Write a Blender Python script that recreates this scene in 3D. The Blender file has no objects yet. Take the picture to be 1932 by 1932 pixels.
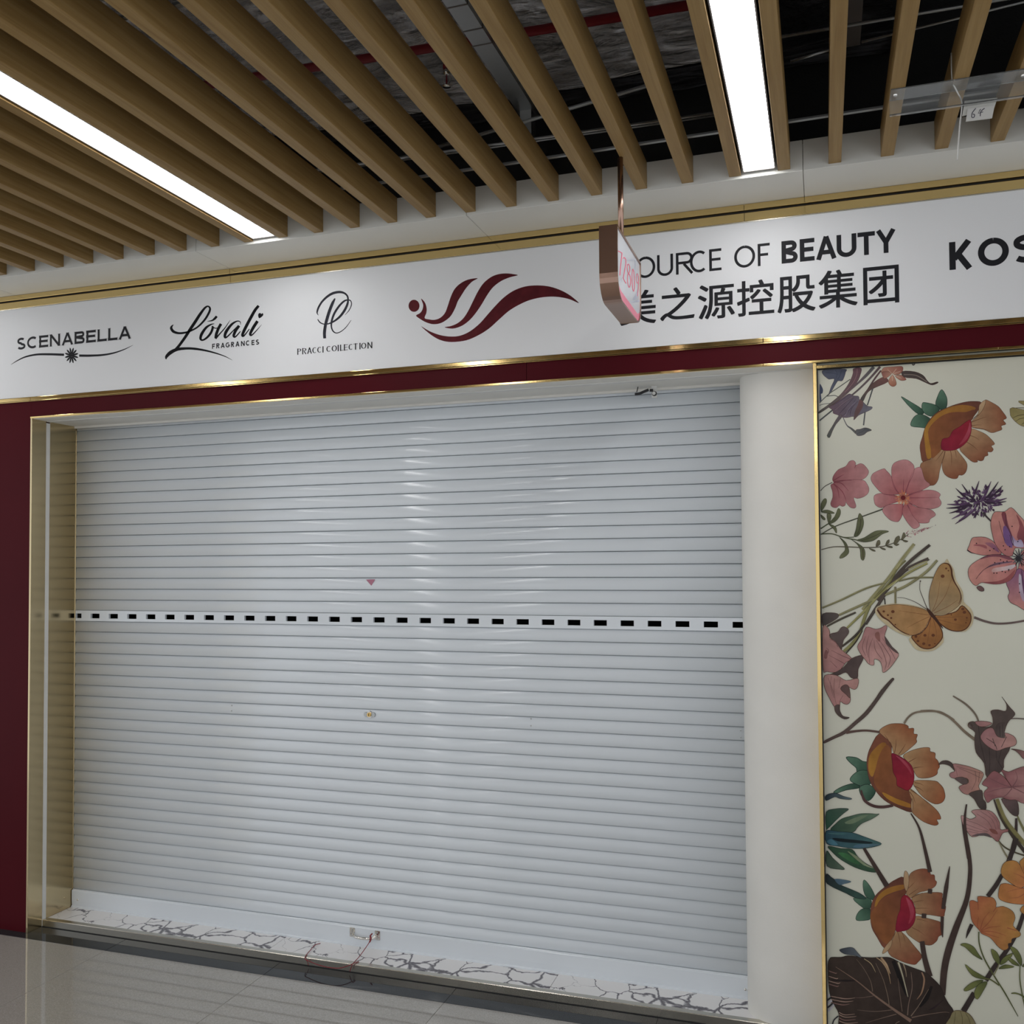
import bpy, bmesh, math, random
from mathutils import Vector, Matrix
from mathutils.geometry import tessellate_polygon

# ------------------------------------------------------------------ camera, world, exposure
scene = bpy.context.scene
COL = scene.collection
CAM = Vector((3.3647, -3.2741, 1.6035))
FPX, PCX, PCY = 1760.165, 966.0, 1017.68          # focal length and principal point of the photo (pixels of 1932)
def _axes(a, b, c):
    Rx = Matrix(((1,0,0),(0,math.cos(a),-math.sin(a)),(0,math.sin(a),math.cos(a))))
    Ry = Matrix(((math.cos(b),0,math.sin(b)),(0,1,0),(-math.sin(b),0,math.cos(b))))
    Rz = Matrix(((math.cos(c),-math.sin(c),0),(math.sin(c),math.cos(c),0),(0,0,1)))
    return Rz @ Rx @ Ry @ Matrix(((1,0,0),(0,0,-1),(0,1,0)))
RM = _axes(-0.0293281, 0.3218925, -0.0058813)                     # world -> camera (x right, y down, z forward)
cam_data = bpy.data.cameras.new('camera')
cam = bpy.data.objects.new('camera', cam_data); COL.objects.link(cam)
r, d, f = Vector(RM[0]), Vector(RM[1]), Vector(RM[2])
M4 = Matrix((( r.x,-d.x,-f.x, CAM.x),( r.y,-d.y,-f.y, CAM.y),( r.z,-d.z,-f.z, CAM.z),(0,0,0,1)))
cam.matrix_world = M4
cam_data.sensor_width = 36.0; cam_data.lens = 36.0*FPX/1932.0
cam_data.shift_y = (PCY-966.0)/1932.0
cam_data.clip_start = 0.05
scene.camera = cam

world = bpy.data.worlds.new('world'); scene.world = world; world.use_nodes = True
wb = world.node_tree.nodes['Background']
wb.inputs[0].default_value = (0.93, 0.96, 1.0, 1); wb.inputs[1].default_value = 0.95
scene.view_settings.view_transform = 'Standard'; scene.view_settings.look = 'None'
scene.view_settings.gamma = 1.0; scene.view_settings.use_curve_mapping = False
scene.view_settings.exposure = 0.12
LIGHT_STRENGTH = 13.5                                # radiance of the linear ceiling lights

# measured photo pixel -> real point on a real plane of the place
def _ray(u, v):
    return RM.transposed() @ Vector(((u-PCX)/FPX, (v-PCY)/FPX, 1.0))
def at_y(u, v, y):
    q = _ray(u, v); return CAM + q*((y-CAM.y)/q.y)
def at_z(u, v, z):
    q = _ray(u, v); return CAM + q*((z-CAM.z)/q.z)

# ------------------------------------------------------------------ materials
def lin(c):
    return tuple(((x/255)/12.92 if x/255 <= 0.04045 else ((x/255+0.055)/1.055)**2.4) for x in c)
def mat(name, color=(.8,.8,.8), rough=.5, metal=0.0, spec=.5, emit=0, trans=0, coat=0):
    m = bpy.data.materials.new(name); m.use_nodes = True
    b = m.node_tree.nodes['Principled BSDF']
    b.inputs['Base Color'].default_value = (*color, 1); b.inputs['Roughness'].default_value = rough
    b.inputs['Metallic'].default_value = metal; b.inputs['Specular IOR Level'].default_value = spec
    b.inputs['Transmission Weight'].default_value = trans; b.inputs['Coat Weight'].default_value = coat
    if emit:
        b.inputs['Emission Color'].default_value = (1,.995,.985,1); b.inputs['Emission Strength'].default_value = emit
    return m
def nd(m, t, **kw):
    n = m.node_tree.nodes.new(t)
    for k, v in kw.items():
        if k in n.inputs: n.inputs[k].default_value = v
        else: setattr(n, k, v)
    return n
def lk(m, a, b): m.node_tree.links.new(a, b)
def bsdf(m): return m.node_tree.nodes['Principled BSDF']
def ramp(m, fac, stops):
    rr = nd(m, 'ShaderNodeValToRGB'); cr = rr.color_ramp
    while len(cr.elements) < len(stops): cr.elements.new(0.5)
    for e, (p, c) in zip(cr.elements, stops): e.position = p; e.color = (*c, 1)
    lk(m, fac, rr.inputs[0]); return rr
def coords(m, scale, kind='Object'):
    tc = nd(m, 'ShaderNodeTexCoord'); mp = nd(m, 'ShaderNodeMapping'); mp.inputs['Scale'].default_value = scale
    lk(m, tc.outputs[kind], mp.inputs['Vector']); return mp
def bump(m, h, strength, dist=.01):
    bp = nd(m, 'ShaderNodeBump'); bp.inputs['Strength'].default_value = strength; bp.inputs['Distance'].default_value = dist
    lk(m, h, bp.inputs['Height']); lk(m, bp.outputs[0], bsdf(m).inputs['Normal'])

def make_wood():
    m = mat('birch_veneer', rough=.45, spec=.22)
    mp = coords(m, (26, 1.1, 26)); oi = nd(m, 'ShaderNodeObjectInfo'); ad = nd(m, 'ShaderNodeVectorMath', operation='ADD')
    ml = nd(m, 'ShaderNodeMath', operation='MULTIPLY'); ml.inputs[1].default_value = 40
    lk(m, oi.outputs['Random'], ml.inputs[0]); lk(m, mp.outputs[0], ad.inputs[0]); lk(m, ml.outputs[0], ad.inputs[1])
    n1 = nd(m, 'ShaderNodeTexNoise'); n1.inputs['Scale'].default_value = 2.2; n1.inputs['Detail'].default_value = 5; n1.inputs['Distortion'].default_value = .8
    lk(m, ad.outputs[0], n1.inputs['Vector'])
    rr = ramp(m, n1.outputs[0], [(.28,(.26,.155,.052)),(.5,(.315,.20,.074)),(.74,(.37,.245,.10))])
    mp2 = coords(m, (160, 5, 160)); n2 = nd(m, 'ShaderNodeTexNoise'); n2.inputs['Scale'].default_value = 1.5; lk(m, mp2.outputs[0], n2.inputs['Vector'])
    mx = nd(m, 'ShaderNodeMix', data_type='RGBA', blend_type='MULTIPLY'); mx.inputs[0].default_value = .25
    lk(m, rr.outputs[0], mx.inputs[6]); r2 = ramp(m, n2.outputs[0], [(.3,(.6,.6,.6)),(.7,(1,1,1))]); lk(m, r2.outputs[0], mx.inputs[7])
    lk(m, mx.outputs[2], bsdf(m).inputs['Base Color']); return m
def make_brass(name, color, rough, aniso_scale=(3, 3, 400)):
    m = mat(name, color, rough, 1.0)
    mp = coords(m, aniso_scale); n = nd(m, 'ShaderNodeTexNoise'); n.inputs['Scale'].default_value = 1.0; n.inputs['Detail'].default_value = 3
    lk(m, mp.outputs[0], n.inputs['Vector'])
    mr = nd(m, 'ShaderNodeMapRange'); mr.inputs[3].default_value = rough*.8; mr.inputs[4].default_value = rough*1.25
    lk(m, n.outputs[0], mr.inputs[0]); lk(m, mr.outputs[0], bsdf(m).inputs['Roughness'])
    bump(m, n.outputs[0], .012, .001); return m
def make_tile():
    m = mat('polished_tile', rough=.012, spec=1.0, coat=.35)
    mp = coords(m, (1,1,1)); n1 = nd(m, 'ShaderNodeTexNoise'); n1.inputs['Scale'].default_value = 260; n1.inputs['Detail'].default_value = 2
    n2 = nd(m, 'ShaderNodeTexVoronoi'); n2.inputs['Scale'].default_value = 150
    oi = nd(m, 'ShaderNodeObjectInfo'); ad = nd(m, 'ShaderNodeVectorMath', operation='ADD')
    lk(m, mp.outputs[0], ad.inputs[0]); lk(m, oi.outputs['Random'], ad.inputs[1])
    lk(m, ad.outputs[0], n1.inputs['Vector']); lk(m, ad.outputs[0], n2.inputs['Vector'])
    r1 = ramp(m, n1.outputs[0], [(.3,(.30,.283,.255)),(.55,(.37,.35,.318)),(.75,(.43,.41,.375))])
    r2 = ramp(m, n2.outputs['Distance'], [(.0,(.55,.5,.45)),(.12,(1,1,1)),(1,(1,1,1))])
    mx = nd(m, 'ShaderNodeMix', data_type='RGBA', blend_type='MULTIPLY'); mx.inputs[0].default_value = .8
    lk(m, r1.outputs[0], mx.inputs[6]); lk(m, r2.outputs[0], mx.inputs[7]); lk(m, mx.outputs[2], bsdf(m).inputs['Base Color']); return m
def make_granite():
    m = mat('dark_granite', rough=.03, spec=.30)
    mp = coords(m, (1,1,1)); n1 = nd(m, 'ShaderNodeTexNoise'); n1.inputs['Scale'].default_value = 340; n1.inputs['Detail'].default_value = 3
    lk(m, mp.outputs[0], n1.inputs['Vector'])
    r1 = ramp(m, n1.outputs[0], [(.35,(.012,.014,.016)),(.55,(.026,.029,.032)),(.75,(.055,.06,.064))])
    lk(m, r1.outputs[0], bsdf(m).inputs['Base Color']); return m
def make_marble():
    m = mat('veined_marble', rough=.12)
    mp = coords(m, (1,1.0,1)); nz = nd(m, 'ShaderNodeTexNoise'); nz.inputs['Scale'].default_value = 5; nz.inputs['Detail'].default_value = 6
    lk(m, mp.outputs[0], nz.inputs['Vector'])
    mx = nd(m, 'ShaderNodeMix', data_type='RGBA'); mx.inputs[0].default_value = .18
    lk(m, mp.outputs[0], mx.inputs[6]); lk(m, nz.outputs['Color'], mx.inputs[7])
    vo = nd(m, 'ShaderNodeTexVoronoi', feature='DISTANCE_TO_EDGE'); vo.inputs['Scale'].default_value = 11
    lk(m, mx.outputs[2], vo.inputs['Vector'])
    n2 = nd(m, 'ShaderNodeTexNoise'); n2.inputs['Scale'].default_value = 2.4; n2.inputs['Detail'].default_value = 2; lk(m, mp.outputs[0], n2.inputs['Vector'])
    w = nd(m, 'ShaderNodeMapRange'); w.inputs[1].default_value = .40; w.inputs[2].default_value = .68; w.inputs[3].default_value = .004; w.inputs[4].default_value = .10
    lk(m, n2.outputs[0], w.inputs[0])
    dv = nd(m, 'ShaderNodeMath', operation='DIVIDE'); lk(m, vo.outputs['Distance'], dv.inputs[0]); lk(m, w.outputs[0], dv.inputs[1])
    rr = ramp(m, dv.outputs[0], [(.0,(.07,.06,.075)),(.45,(.20,.19,.21)),(.9,(.74,.73,.74)),(1,(.80,.79,.79))])
    lk(m, rr.outputs[0], bsdf(m).inputs['Base Color']); return m
def make_foil(name, col, rough, sc, st, metal=.8):
    m = mat(name, col, rough, metal)
    mp = coords(m, sc); n1 = nd(m, 'ShaderNodeTexNoise'); n1.inputs['Scale'].default_value = 3.5; n1.inputs['Detail'].default_value = 8; n1.inputs['Distortion'].default_value = 1.6; n1.inputs['Roughness'].default_value = .6
    lk(m, mp.outputs[0], n1.inputs['Vector']); bump(m, n1.outputs[0], st, .16); return m
def make_paint(name, color, rough=.5, amp=.05, scale=6, bumpy=0.0):
    m = mat(name, color, rough)
    mp = coords(m, (1,1,1)); n = nd(m, 'ShaderNodeTexNoise'); n.inputs['Scale'].default_value = scale; n.inputs['Detail'].default_value = 4
    lk(m, mp.outputs[0], n.inputs['Vector'])
    lo = tuple(c*(1-amp) for c in color); hi = tuple(min(1, c*(1+amp)) for c in color)
    rr = ramp(m, n.outputs[0], [(.3, lo), (.7, hi)]); lk(m, rr.outputs[0], bsdf(m).inputs['Base Color'])
    if bumpy:
        n2 = nd(m, 'ShaderNodeTexNoise'); n2.inputs['Scale'].default_value = 160; n2.inputs['Detail'].default_value = 3; lk(m, mp.outputs[0], n2.inputs['Vector'])
        bump(m, n2.outputs[0], bumpy, .002)
    return m
def make_print():
    m = mat('printed_ink', rough=.5, spec=.12)
    a = nd(m, 'ShaderNodeAttribute'); a.attribute_name = 'ink'
    mp = coords(m, (1,1,1)); n = nd(m, 'ShaderNodeTexNoise'); n.inputs['Scale'].default_value = 28; n.inputs['Detail'].default_value = 5; lk(m, mp.outputs[0], n.inputs['Vector'])
    rr = ramp(m, n.outputs[0], [(.3,(.80,.80,.80)),(.7,(1.12,1.12,1.12))])
    mx = nd(m, 'ShaderNodeMix', data_type='RGBA', blend_type='MULTIPLY'); mx.inputs[0].default_value = 1
    lk(m, a.outputs['Color'], mx.inputs[6]); lk(m, rr.outputs[0], mx.inputs[7]); lk(m, mx.outputs[2], bsdf(m).inputs['Base Color']); return m

WOOD = make_wood()
BRASS = make_brass('polished_brass', (.70,.52,.23), .10)
JAMB = make_brass('champagne_gold_sheet', (.60,.49,.30), .17, (3,3,60))
STEEL = make_brass('brushed_steel', (.60,.57,.50), .24, (3,300,3))
BRONZE = make_brass('rose_bronze', (.42,.27,.21), .24, (300,3,3))
TILE = make_tile(); GRANITE = make_granite(); MARBLE = make_marble()
GROUT = make_paint('grout', (.20,.19,.17), .9)
WHITE_PANEL = make_paint('white_panel', (.70,.70,.66), .38, .015, 2)
SIGN_WHITE = make_paint('sign_acrylic', (.78,.79,.81), .48, .01, 1.5)
COLUMN = make_paint('column_plaster', (.78,.77,.73), .7, .03, 5, .15)
RED = make_paint('crimson_panel', (.066,.0055,.0095), .36, .06, 3); bsdf(RED).inputs['Specular IOR Level'].default_value = .06
SHUTTER = make_paint('shutter_enamel', (.70,.745,.79), .16, .015, 3)
DARKGAP = make_paint('dark_gap', (.02,.02,.02), .8)
BLACKPLENUM = make_paint('black_plenum', (.012,.012,.013), .55, .3, 4, .5)
FOIL = make_foil('insulation_foil', (.90,.89,.90), .17, (1.4,3.6,2), 1.0)
BLACKFILM = make_foil('black_film', (.06,.06,.065), .25, (1,5,2), .8)
GALV = make_brass('galvanised_steel', (.50,.52,.53), .42, (6,40,6))
REDPIPE = make_paint('red_pipe', (.20,.010,.016), .4)
MURAL = make_paint('mural_ground', (.60,.595,.50), .42, .035, 2.2)
INK = make_print()
LETTER = make_paint('black_lettering', (.014,.014,.018), .55); bsdf(LETTER).inputs['Specular IOR Level'].default_value = .2
CRIMSONPRINT = make_paint('crimson_print', (.13,.016,.02), .35, .08, 6)
CHROME = make_brass('chrome', (.72,.70,.66), .12, (30,30,30))
BRASSLOCK = make_brass('lock_brass', (.70,.48,.18), .25, (90,90,90))
BLACKPLASTIC = make_paint('black_plastic', (.012,.012,.013), .4)
WHITEPLASTIC = make_paint('white_plastic', (.70,.70,.68), .4)
STRING = make_paint('red_string', (.22,.012,.02), .5)
PINK = make_paint('pink_print', (.80,.22,.32), .35)
PALE = make_paint('sign_face', (.58,.60,.65), .22)
GREYPRINT = make_paint('grey_print', (.48,.50,.55), .35)
ACRYLIC = mat('clear_acrylic', (.93,.95,.95), .06, 0, .5, 0, .92)
DIFFUSER = mat('lit_diffuser', (.9,.9,.9), .5, emit=LIGHT_STRENGTH)
HOUSING = make_paint('light_housing', (.16,.14,.13), .4)
STICKER = make_paint('pink_sticker', (.42,.16,.23), .4)

# ------------------------------------------------------------------ mesh helpers
def link(name, me, m=None, parent=None, loc=None):
    o = bpy.data.objects.new(name, me); COL.objects.link(o)
    if m is not None and not me.materials: me.materials.append(m)
    if loc is not None: o.location = loc
    if parent is not None:
        o.parent = parent; o.matrix_parent_inverse = Matrix.Translation(parent.location).inverted()
    return o
def mesh(name, verts, faces, smooth=False):
    me = bpy.data.meshes.new(name); me.from_pydata([tuple(v) for v in verts], [], faces); me.update()
    if smooth:
        for p in me.polygons: p.use_smooth = True
    return me
def bm_mesh(name, bm, smooth=False):
    me = bpy.data.meshes.new(name); bmesh.ops.recalc_face_normals(bm, faces=bm.faces); bm.to_mesh(me); bm.free()
    if smooth:
        for p in me.polygons: p.use_smooth = True
    return me
def add_box(bm, x0, x1, y0, y1, z0, z1, bevel=0.0, seg=2):
    c = Matrix.Translation(((x0+x1)/2, (y0+y1)/2, (z0+z1)/2)) @ Matrix.Diagonal((x1-x0, y1-y0, z1-z0, 1))
    g = bmesh.ops.create_cube(bm, size=1, matrix=c)
    if bevel:
        es = list({e for v in g['verts'] for e in v.link_edges})
        bmesh.ops.bevel(bm, geom=es, offset=bevel, segments=seg, affect='EDGES', profile=.5)
def box_mesh(name, x0, x1, y0, y1, z0, z1, bevel=0.0):
    bm = bmesh.new(); add_box(bm, x0, x1, y0, y1, z0, z1, bevel); return bm_mesh(name, bm)
def box(name, x0, x1, y0, y1, z0, z1, m, parent=None, bevel=0.0):
    c = Vector(((x0+x1)/2, (y0+y1)/2, z0)); me = box_mesh(name, x0-c.x, x1-c.x, y0-c.y, y1-c.y, 0, z1-z0, bevel)
    return link(name, me, m, parent, c)
def extrude_x(name, prof, x0, x1, m, parent=None, smooth=False, loc=(0,0,0)):
    """closed (y,z) profile swept along x, capped"""
    n = len(prof); v = [(x0, y, z) for y, z in prof] + [(x1, y, z) for y, z in prof]
    fs = [(i, (i+1) % n, n+(i+1) % n, n+i) for i in range(n)] + [tuple(range(n))[::-1], tuple(range(n, 2*n))]
    bm = bmesh.new(); bv = [bm.verts.new(q) for q in v]
    for q in fs: bm.faces.new([bv[i] for i in q])
    me = bm_mesh(name, bm, False)
    if smooth:
        for p in me.polygons: p.use_smooth = len(p.vertices) == 4
    return link(name, me, m, parent, loc)
def tube(name, pts, rad, m, parent=None, seg=10, smooth_pts=0):
    pts = [Vector(p) for p in pts]
    if smooth_pts: pts = catmull3(pts, smooth_pts)
    rads = rad if isinstance(rad, (list, tuple)) else [rad]*len(pts)
    if len(rads) != len(pts): rads = [rads[min(len(rads)-1, int(i*len(rads)/len(pts)))] for i in range(len(pts))]
    vs, fs = [], []
    up = Vector((.123, .456, .88)).normalized()
    for i, p in enumerate(pts):
        t = (pts[min(i+1, len(pts)-1)] - pts[max(i-1, 0)]).normalized()
        a = t.cross(up).normalized(); b = t.cross(a).normalized()
        for k in range(seg):
            an = 2*math.pi*k/seg; vs.append(p + (a*math.cos(an)+b*math.sin(an))*rads[i])
    for i in range(len(pts)-1):
        for k in range(seg):
            fs.append((i*seg+k, i*seg+(k+1) % seg, (i+1)*seg+(k+1) % seg, (i+1)*seg+k))
    fs.append(tuple(range(seg))[::-1]); fs.append(tuple(range((len(pts)-1)*seg, len(pts)*seg)))
    c = pts[0].copy(); me = mesh(name, [v-c for v in vs], fs, True)
    return link(name, me, m, parent, c)
def catmull3(p, n):
    out = []
    for i in range(len(p)-1):
        a, b, c, e = p[max(i-1,0)], p[i], p[i+1], p[min(i+2, len(p)-1)]
        for k in range(n):
            t = k/n
            out.append(.5*((2*b)+(c-a)*t+(2*a-5*b+4*c-e)*t*t+(3*b-a-3*c+e)*t**3))
    out.append(p[-1]); return out
def thing(name, label, cat, loc=(0,0,0), group=None):
    o = bpy.data.objects.new(name, None); COL.objects.link(o); o.location = loc; o.empty_display_size = .05
    o['label'] = label; o['category'] = cat
    if group: o['group'] = group
    return o
def tag(o, label, cat=None, group=None):
    o['label'] = label
    if cat: o['category'] = cat
    if group: o['group'] = group
    return o
def struct(o, label=None):
    o['kind'] = 'structure'
    if label: o['label'] = label
    return o

# ------------------------------------------------------------------ the setting
XL, XR = -2.3, 5.7
PITCH = .1517; SLAT_X0 = .061
floor = struct(box('floor', XL, XR, -8.8, .6, -.06, -.004, GROUT), 'polished light grey tiled floor with a dark granite border')
tile_me = None
TW = .77; JX = .475
n0 = math.floor((XL-JX)/TW); n1 = math.ceil((XR-JX)/TW)
tile_me = box_mesh('tile', .0008, TW-.0008, .0008, TW-.0008, -.012, 0, .0006)
for j in range(11):
    for i in range(n0, n1):
        link('floor_tile', tile_me, TILE, floor, (JX+i*TW, -.05-(j+1)*TW, 0))
bord_me = box_mesh('border', .0008, TW-.0008, .0008, .135, -.012, 0, .0006)
for i in range(n0, n1):
    link('border_tile', bord_me, GRANITE, floor, (JX+i*TW, -.05, 0))

# threshold: steel edge with marble slabs
thr = struct(link('trim_1', mesh('sub', [(0,.1,0),(3.16,.1,0),(3.16,.4,0),(0,.4,0),(0,.1,.018),(3.16,.1,.018),(3.16,.4,.018),(0,.4,.018)],
    [(0,3,2,1),(4,5,6,7),(0,1,5,4),(1,2,6,5),(2,3,7,6),(3,0,4,7)]), GROUT), 'raised doorway threshold of veined white marble with a brushed steel edge')
prof = [(.078,.0),(.0785,.029),(.0805,.0312),(.104,.0315),(.104,.026),(.10,.026),(.10,.0)]
extrude_x('steel_edge', prof, .011, 3.175, STEEL, thr)
box('shadow_joint', .011, 3.17, .0768, .0779, .0, .0028, DARKGAP, thr)  # dark bead paints in the shadow line at the foot of the steel
for a, b in ((.011, 1.165), (1.167, 2.369), (2.371, 3.16)):
    box('marble_slab', a, b, .104, .40, .018, .029, MARBLE, thr)

# facade walls
wall_left = struct(box('wall_left', XL, .0, .0, .35, 0, 2.357, RED), 'plain dark crimson wall panel left of the shutter')
wall_front = struct(box('wall_front', XL, XR, .02, .50, 2.284, 2.93, COLUMN), 'wall above the doorway')
for a, b in ((.0005, 2.332), (2.334, XR)):
    box('red_panel', a, b, .0, .02, 2.289, 2.357, RED, wall_front)
wall_right = struct(box('wall_right', 3.355, XR, .03, .35, 0, 2.2835, MURAL), 'cream wall printed with large botanical flowers and a butterfly')
back = struct(box('wall_back', -.3, 3.5, .75, .80, 0, 2.3, BLACKPLENUM), 'black box standing in for the unlit shop interior behind the shutter')
box('interior_side', -.34, -.3, .35, .80, 0, 2.3, BLACKPLENUM, back); box('interior_side', 3.5, 3.54, .35, .80, 0, 2.3, BLACKPLENUM, back); box('interior_top', -.3, 3.5, .5, .75, 2.3, 2.34, BLACKPLENUM, back)  # black surfaces paint the interior's darkness and block background light behind the vents
box('interior_floor', -.3, 3.5, .40, .75, -.002, .02, BLACKPLENUM, back)
struct(box('wall_plenum', XL, XR, .03, .10, 2.93, 4.1, BLACKPLENUM), 'black wall above the ceiling slats')

# rounded white column between shutter and mural
cx, cy, cr = 3.197, .193, .111
pp = [(3.3405, .0825)]
for k in range(15):
    a = math.radians(-90 - 6.43*k); pp.append((cx+cr*math.cos(a), cy+cr*math.sin(a)))
pp += [(cx-cr, .36), (3.3405, .36)]
n = len(pp); H = 2.2838
me = mesh('column', [(x, y, 0) for x, y in pp]+[(x, y, H) for x, y in pp],
          [(i, n+i, n+(i+1) % n, (i+1) % n) for i in range(n)]+[tuple(range(n)), tuple(range(n, 2*n))[::-1]])
bm = bmesh.new(); bm.from_mesh(me); bmesh.ops.recalc_face_normals(bm, faces=bm.faces); bm.to_mesh(me); bm.free()
for p in me.polygons: p.use_smooth = True
me.set_sharp_from_angle(angle=math.radians(35))
struct(link('wall_column', me, COLUMN), 'white plastered column with a rounded edge between the shutter and the mural')

# brass trims
def strip(name, segs, y0, y1, z0, z1, m, parent, bevel=.0012):
    for a, b in segs: box(name, a, b, y0, y1, z0, z1, m, parent, bevel)
def root_trim(name, label, o): o.name = name; return struct(o, label)
up_segs = ((XL, 1.05), (1.051, 3.1235), (3.1245, XR))
t2 = root_trim('trim_2', 'stepped brass trim along the top of the white fascia sign', box('trim_2', XL, XR, .004, .02, 2.78, 2.848, DARKGAP))
strip('brass_strip', up_segs, -.010, .004, 2.8235, 2.8445, BRASS, t2)
strip('brass_strip', up_segs, -.0045, .004, 2.787, 2.8165, BRASS, t2)
box('grey_bead', XL, XR, -.003, .004, 2.7835, 2.7868, STEEL, t2)
t3 = root_trim('trim_3', 'slim brass trim between the white sign and the crimson band', box('trim_3', XL, XR, .004, .02, 2.357, 2.3795, DARKGAP))
lo_segs = ((XL, .0), (.0008, 3.1807), (3.1815, XR))
strip('brass_strip', lo_segs, -.006, .004, 2.3625, 2.3778, BRASS, t3)
strip('brass_lip', lo_segs, -.009, .004, 2.3572, 2.3605, BRASS, t3, .0006)
t4 = root_trim('trim_4', 'slim brass edge along the bottom of the crimson band', box('trim_4', .0, XR, .004, .02, 2.2815, 2.289, DARKGAP))
strip('brass_strip', ((.0, 3.1797), (3.1803, 3.9), (3.901, XR)), -.005, .004, 2.281, 2.2893, BRASS, t4, .0008)
strip('brass_strip', ((3.352, XR),), .012, .03, 2.264, 2.2745, BRASS, t4, .0008)
box('dark_bead', 3.352, XR, .026, .03, 2.2612, 2.264, DARKGAP, t4)
t5 = struct(box('trim_5', 3.3405, 3.3525, -.003, .09, 0, 2.281, BRASS, None, .0012), 'upright brass strip between the white column and the mural')
box('shadow_gap', 3.3525, 3.3565, .005, .03, 0, 2.262, DARKGAP, t5)

# champagne gold reveal on the left with its white inlay
jamb = struct(box('trim_6', .0, .0095, -.003, .0775, 0, 2.284, JAMB, None, .001), 'gold metal door reveal with a white inlay strip left of the shutter')
box('jamb_panel', .0, .0095, .0985, .272, 0, 2.284, JAMB, jamb, .001)
box('white_inlay', .0, .0115, .0778, .0982, .0, 2.272, WHITEPLASTIC, jamb, .0006)
box('edge_bead', .0096, .0125, .258, .272, .028, 2.262, STEEL, jamb)
# head of the doorway
head = struct(box('trim_7', .0095, 3.345, .004, .48, 2.2795, 2.284, COLUMN), 'white underside of the doorway head above the shutter')
box('inlay_strip', .0115, 3.3, .0778, .0982, 2.2765, 2.2795, WHITEPLASTIC, head)
box('head_fascia', .0095, 3.2, .246, .252, 2.270, 2.2795, COLUMN, head)

# ------------------------------------------------------------------ white bulkhead and slatted ceiling
bulk = struct(box('trim_8', XL, XR, -.215, .025, 2.86, 2.935, WHITE_PANEL), 'white boxed bulkhead between the slatted ceiling and the sign')
sx = 1.051 - 1.1355*3
while sx < XR:
    a, b = max(sx+.0008, XL), min(sx+1.1355-.0008, XR)
    if b > a: box('bulkhead_panel', a, b, -.23, .02, 2.845, 2.943, WHITE_PANEL, bulk, .0016)
    sx += 1.1355

ceiling = struct(box('ceiling', XL, XR, -8.8, .1, 4.1, 4.16, BLACKPLENUM), 'open slatted timber ceiling below a black plenum')
struct(box('wall_lightblock_left', XL-.05, XL-.005, -8.8, .1, 2.95, 4.09, BLACKPLENUM), 'unseen black sheet added on the left to keep light out of the plenum'); struct(box('wall_lightblock_right', XR+.005, XR+.05, -8.8, .1, 2.95, 4.09, BLACKPLENUM), 'unseen black sheet added on the right to keep light out of the plenum'); struct(box('wall_lightblock_rear', XL, XR, -8.85, -8.8, 2.86, 4.09, BLACKPLENUM), 'unseen black sheet added at the far side to keep light out of the plenum')  # sheets added out of view to shut background light out of the plenum
k0, k1 = math.ceil((XL-SLAT_X0)/PITCH), math.floor((XR-.04-SLAT_X0)/PITCH)
slat_me = box_mesh('slat', 0, .0375, -8.6, -.2305, 2.854-2.854, .0895, .0012)
for k in range(k0, k1+1):
    link('ceiling_slat', slat_me, WOOD, ceiling, (SLAT_X0+PITCH*k, 0, 2.854))
for y, z, w in ((-.360, 2.9445, .013), (-1.45, 2.9445, .013), (-2.6, 2.9445, .013), (-3.8, 2.9445, .013)):
    box('carrier_rail', XL, XR, y-w/2, y+w/2, z, z+.006, GALV, ceiling)

# linear lights between the slats
def ceiling_light(k, label, ya=-4.45, yb=-.243):
    xa, xb = SLAT_X0+PITCH*k+.0375, SLAT_X0+PITCH*(k+1); c = (xa+xb)/2
    t = thing('ceiling_light', label, 'light', (c, (ya+yb)/2, 2.858), 'linear lights in the slatted ceiling')
    box('diffuser', c-.0465, c+.0465, ya+.004, yb-.004, 2.860, 2.864, DIFFUSER, t)
    bm = bmesh.new()
    add_box(bm, c-.0505, c-.0468, ya, yb, 2.858, 2.93); add_box(bm, c+.0468, c+.0505, ya, yb, 2.858, 2.93)
    add_box(bm, c-.0468, c+.0468, ya, ya+.0036, 2.858, 2.93); add_box(bm, c-.0468, c+.0468, yb-.0036, yb, 2.858, 2.93)
    add_box(bm, c-.0505, c+.0505, ya, yb, 2.93, 2.936)
    link('housing', bm_mesh('housing', bm), HOUSING, t)
ceiling_light(8, 'long white linear ceiling light above the left half of the fascia sign')
ceiling_light(20, 'long white linear ceiling light to the right of the hanging number sign')
ceiling_light(-4, 'long white linear ceiling light over the left crimson wall, beyond the photo edge')

for k_, w_ in ((-4, 'leftmost'), (8, 'middle'), (20, 'rightmost')):  # unseen rows added behind the camera for more frontal light on the facade
    ceiling_light(k_, w_ + ' added unseen light row across the hall, brightening the shopfront', -8.5, -4.6)

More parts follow.
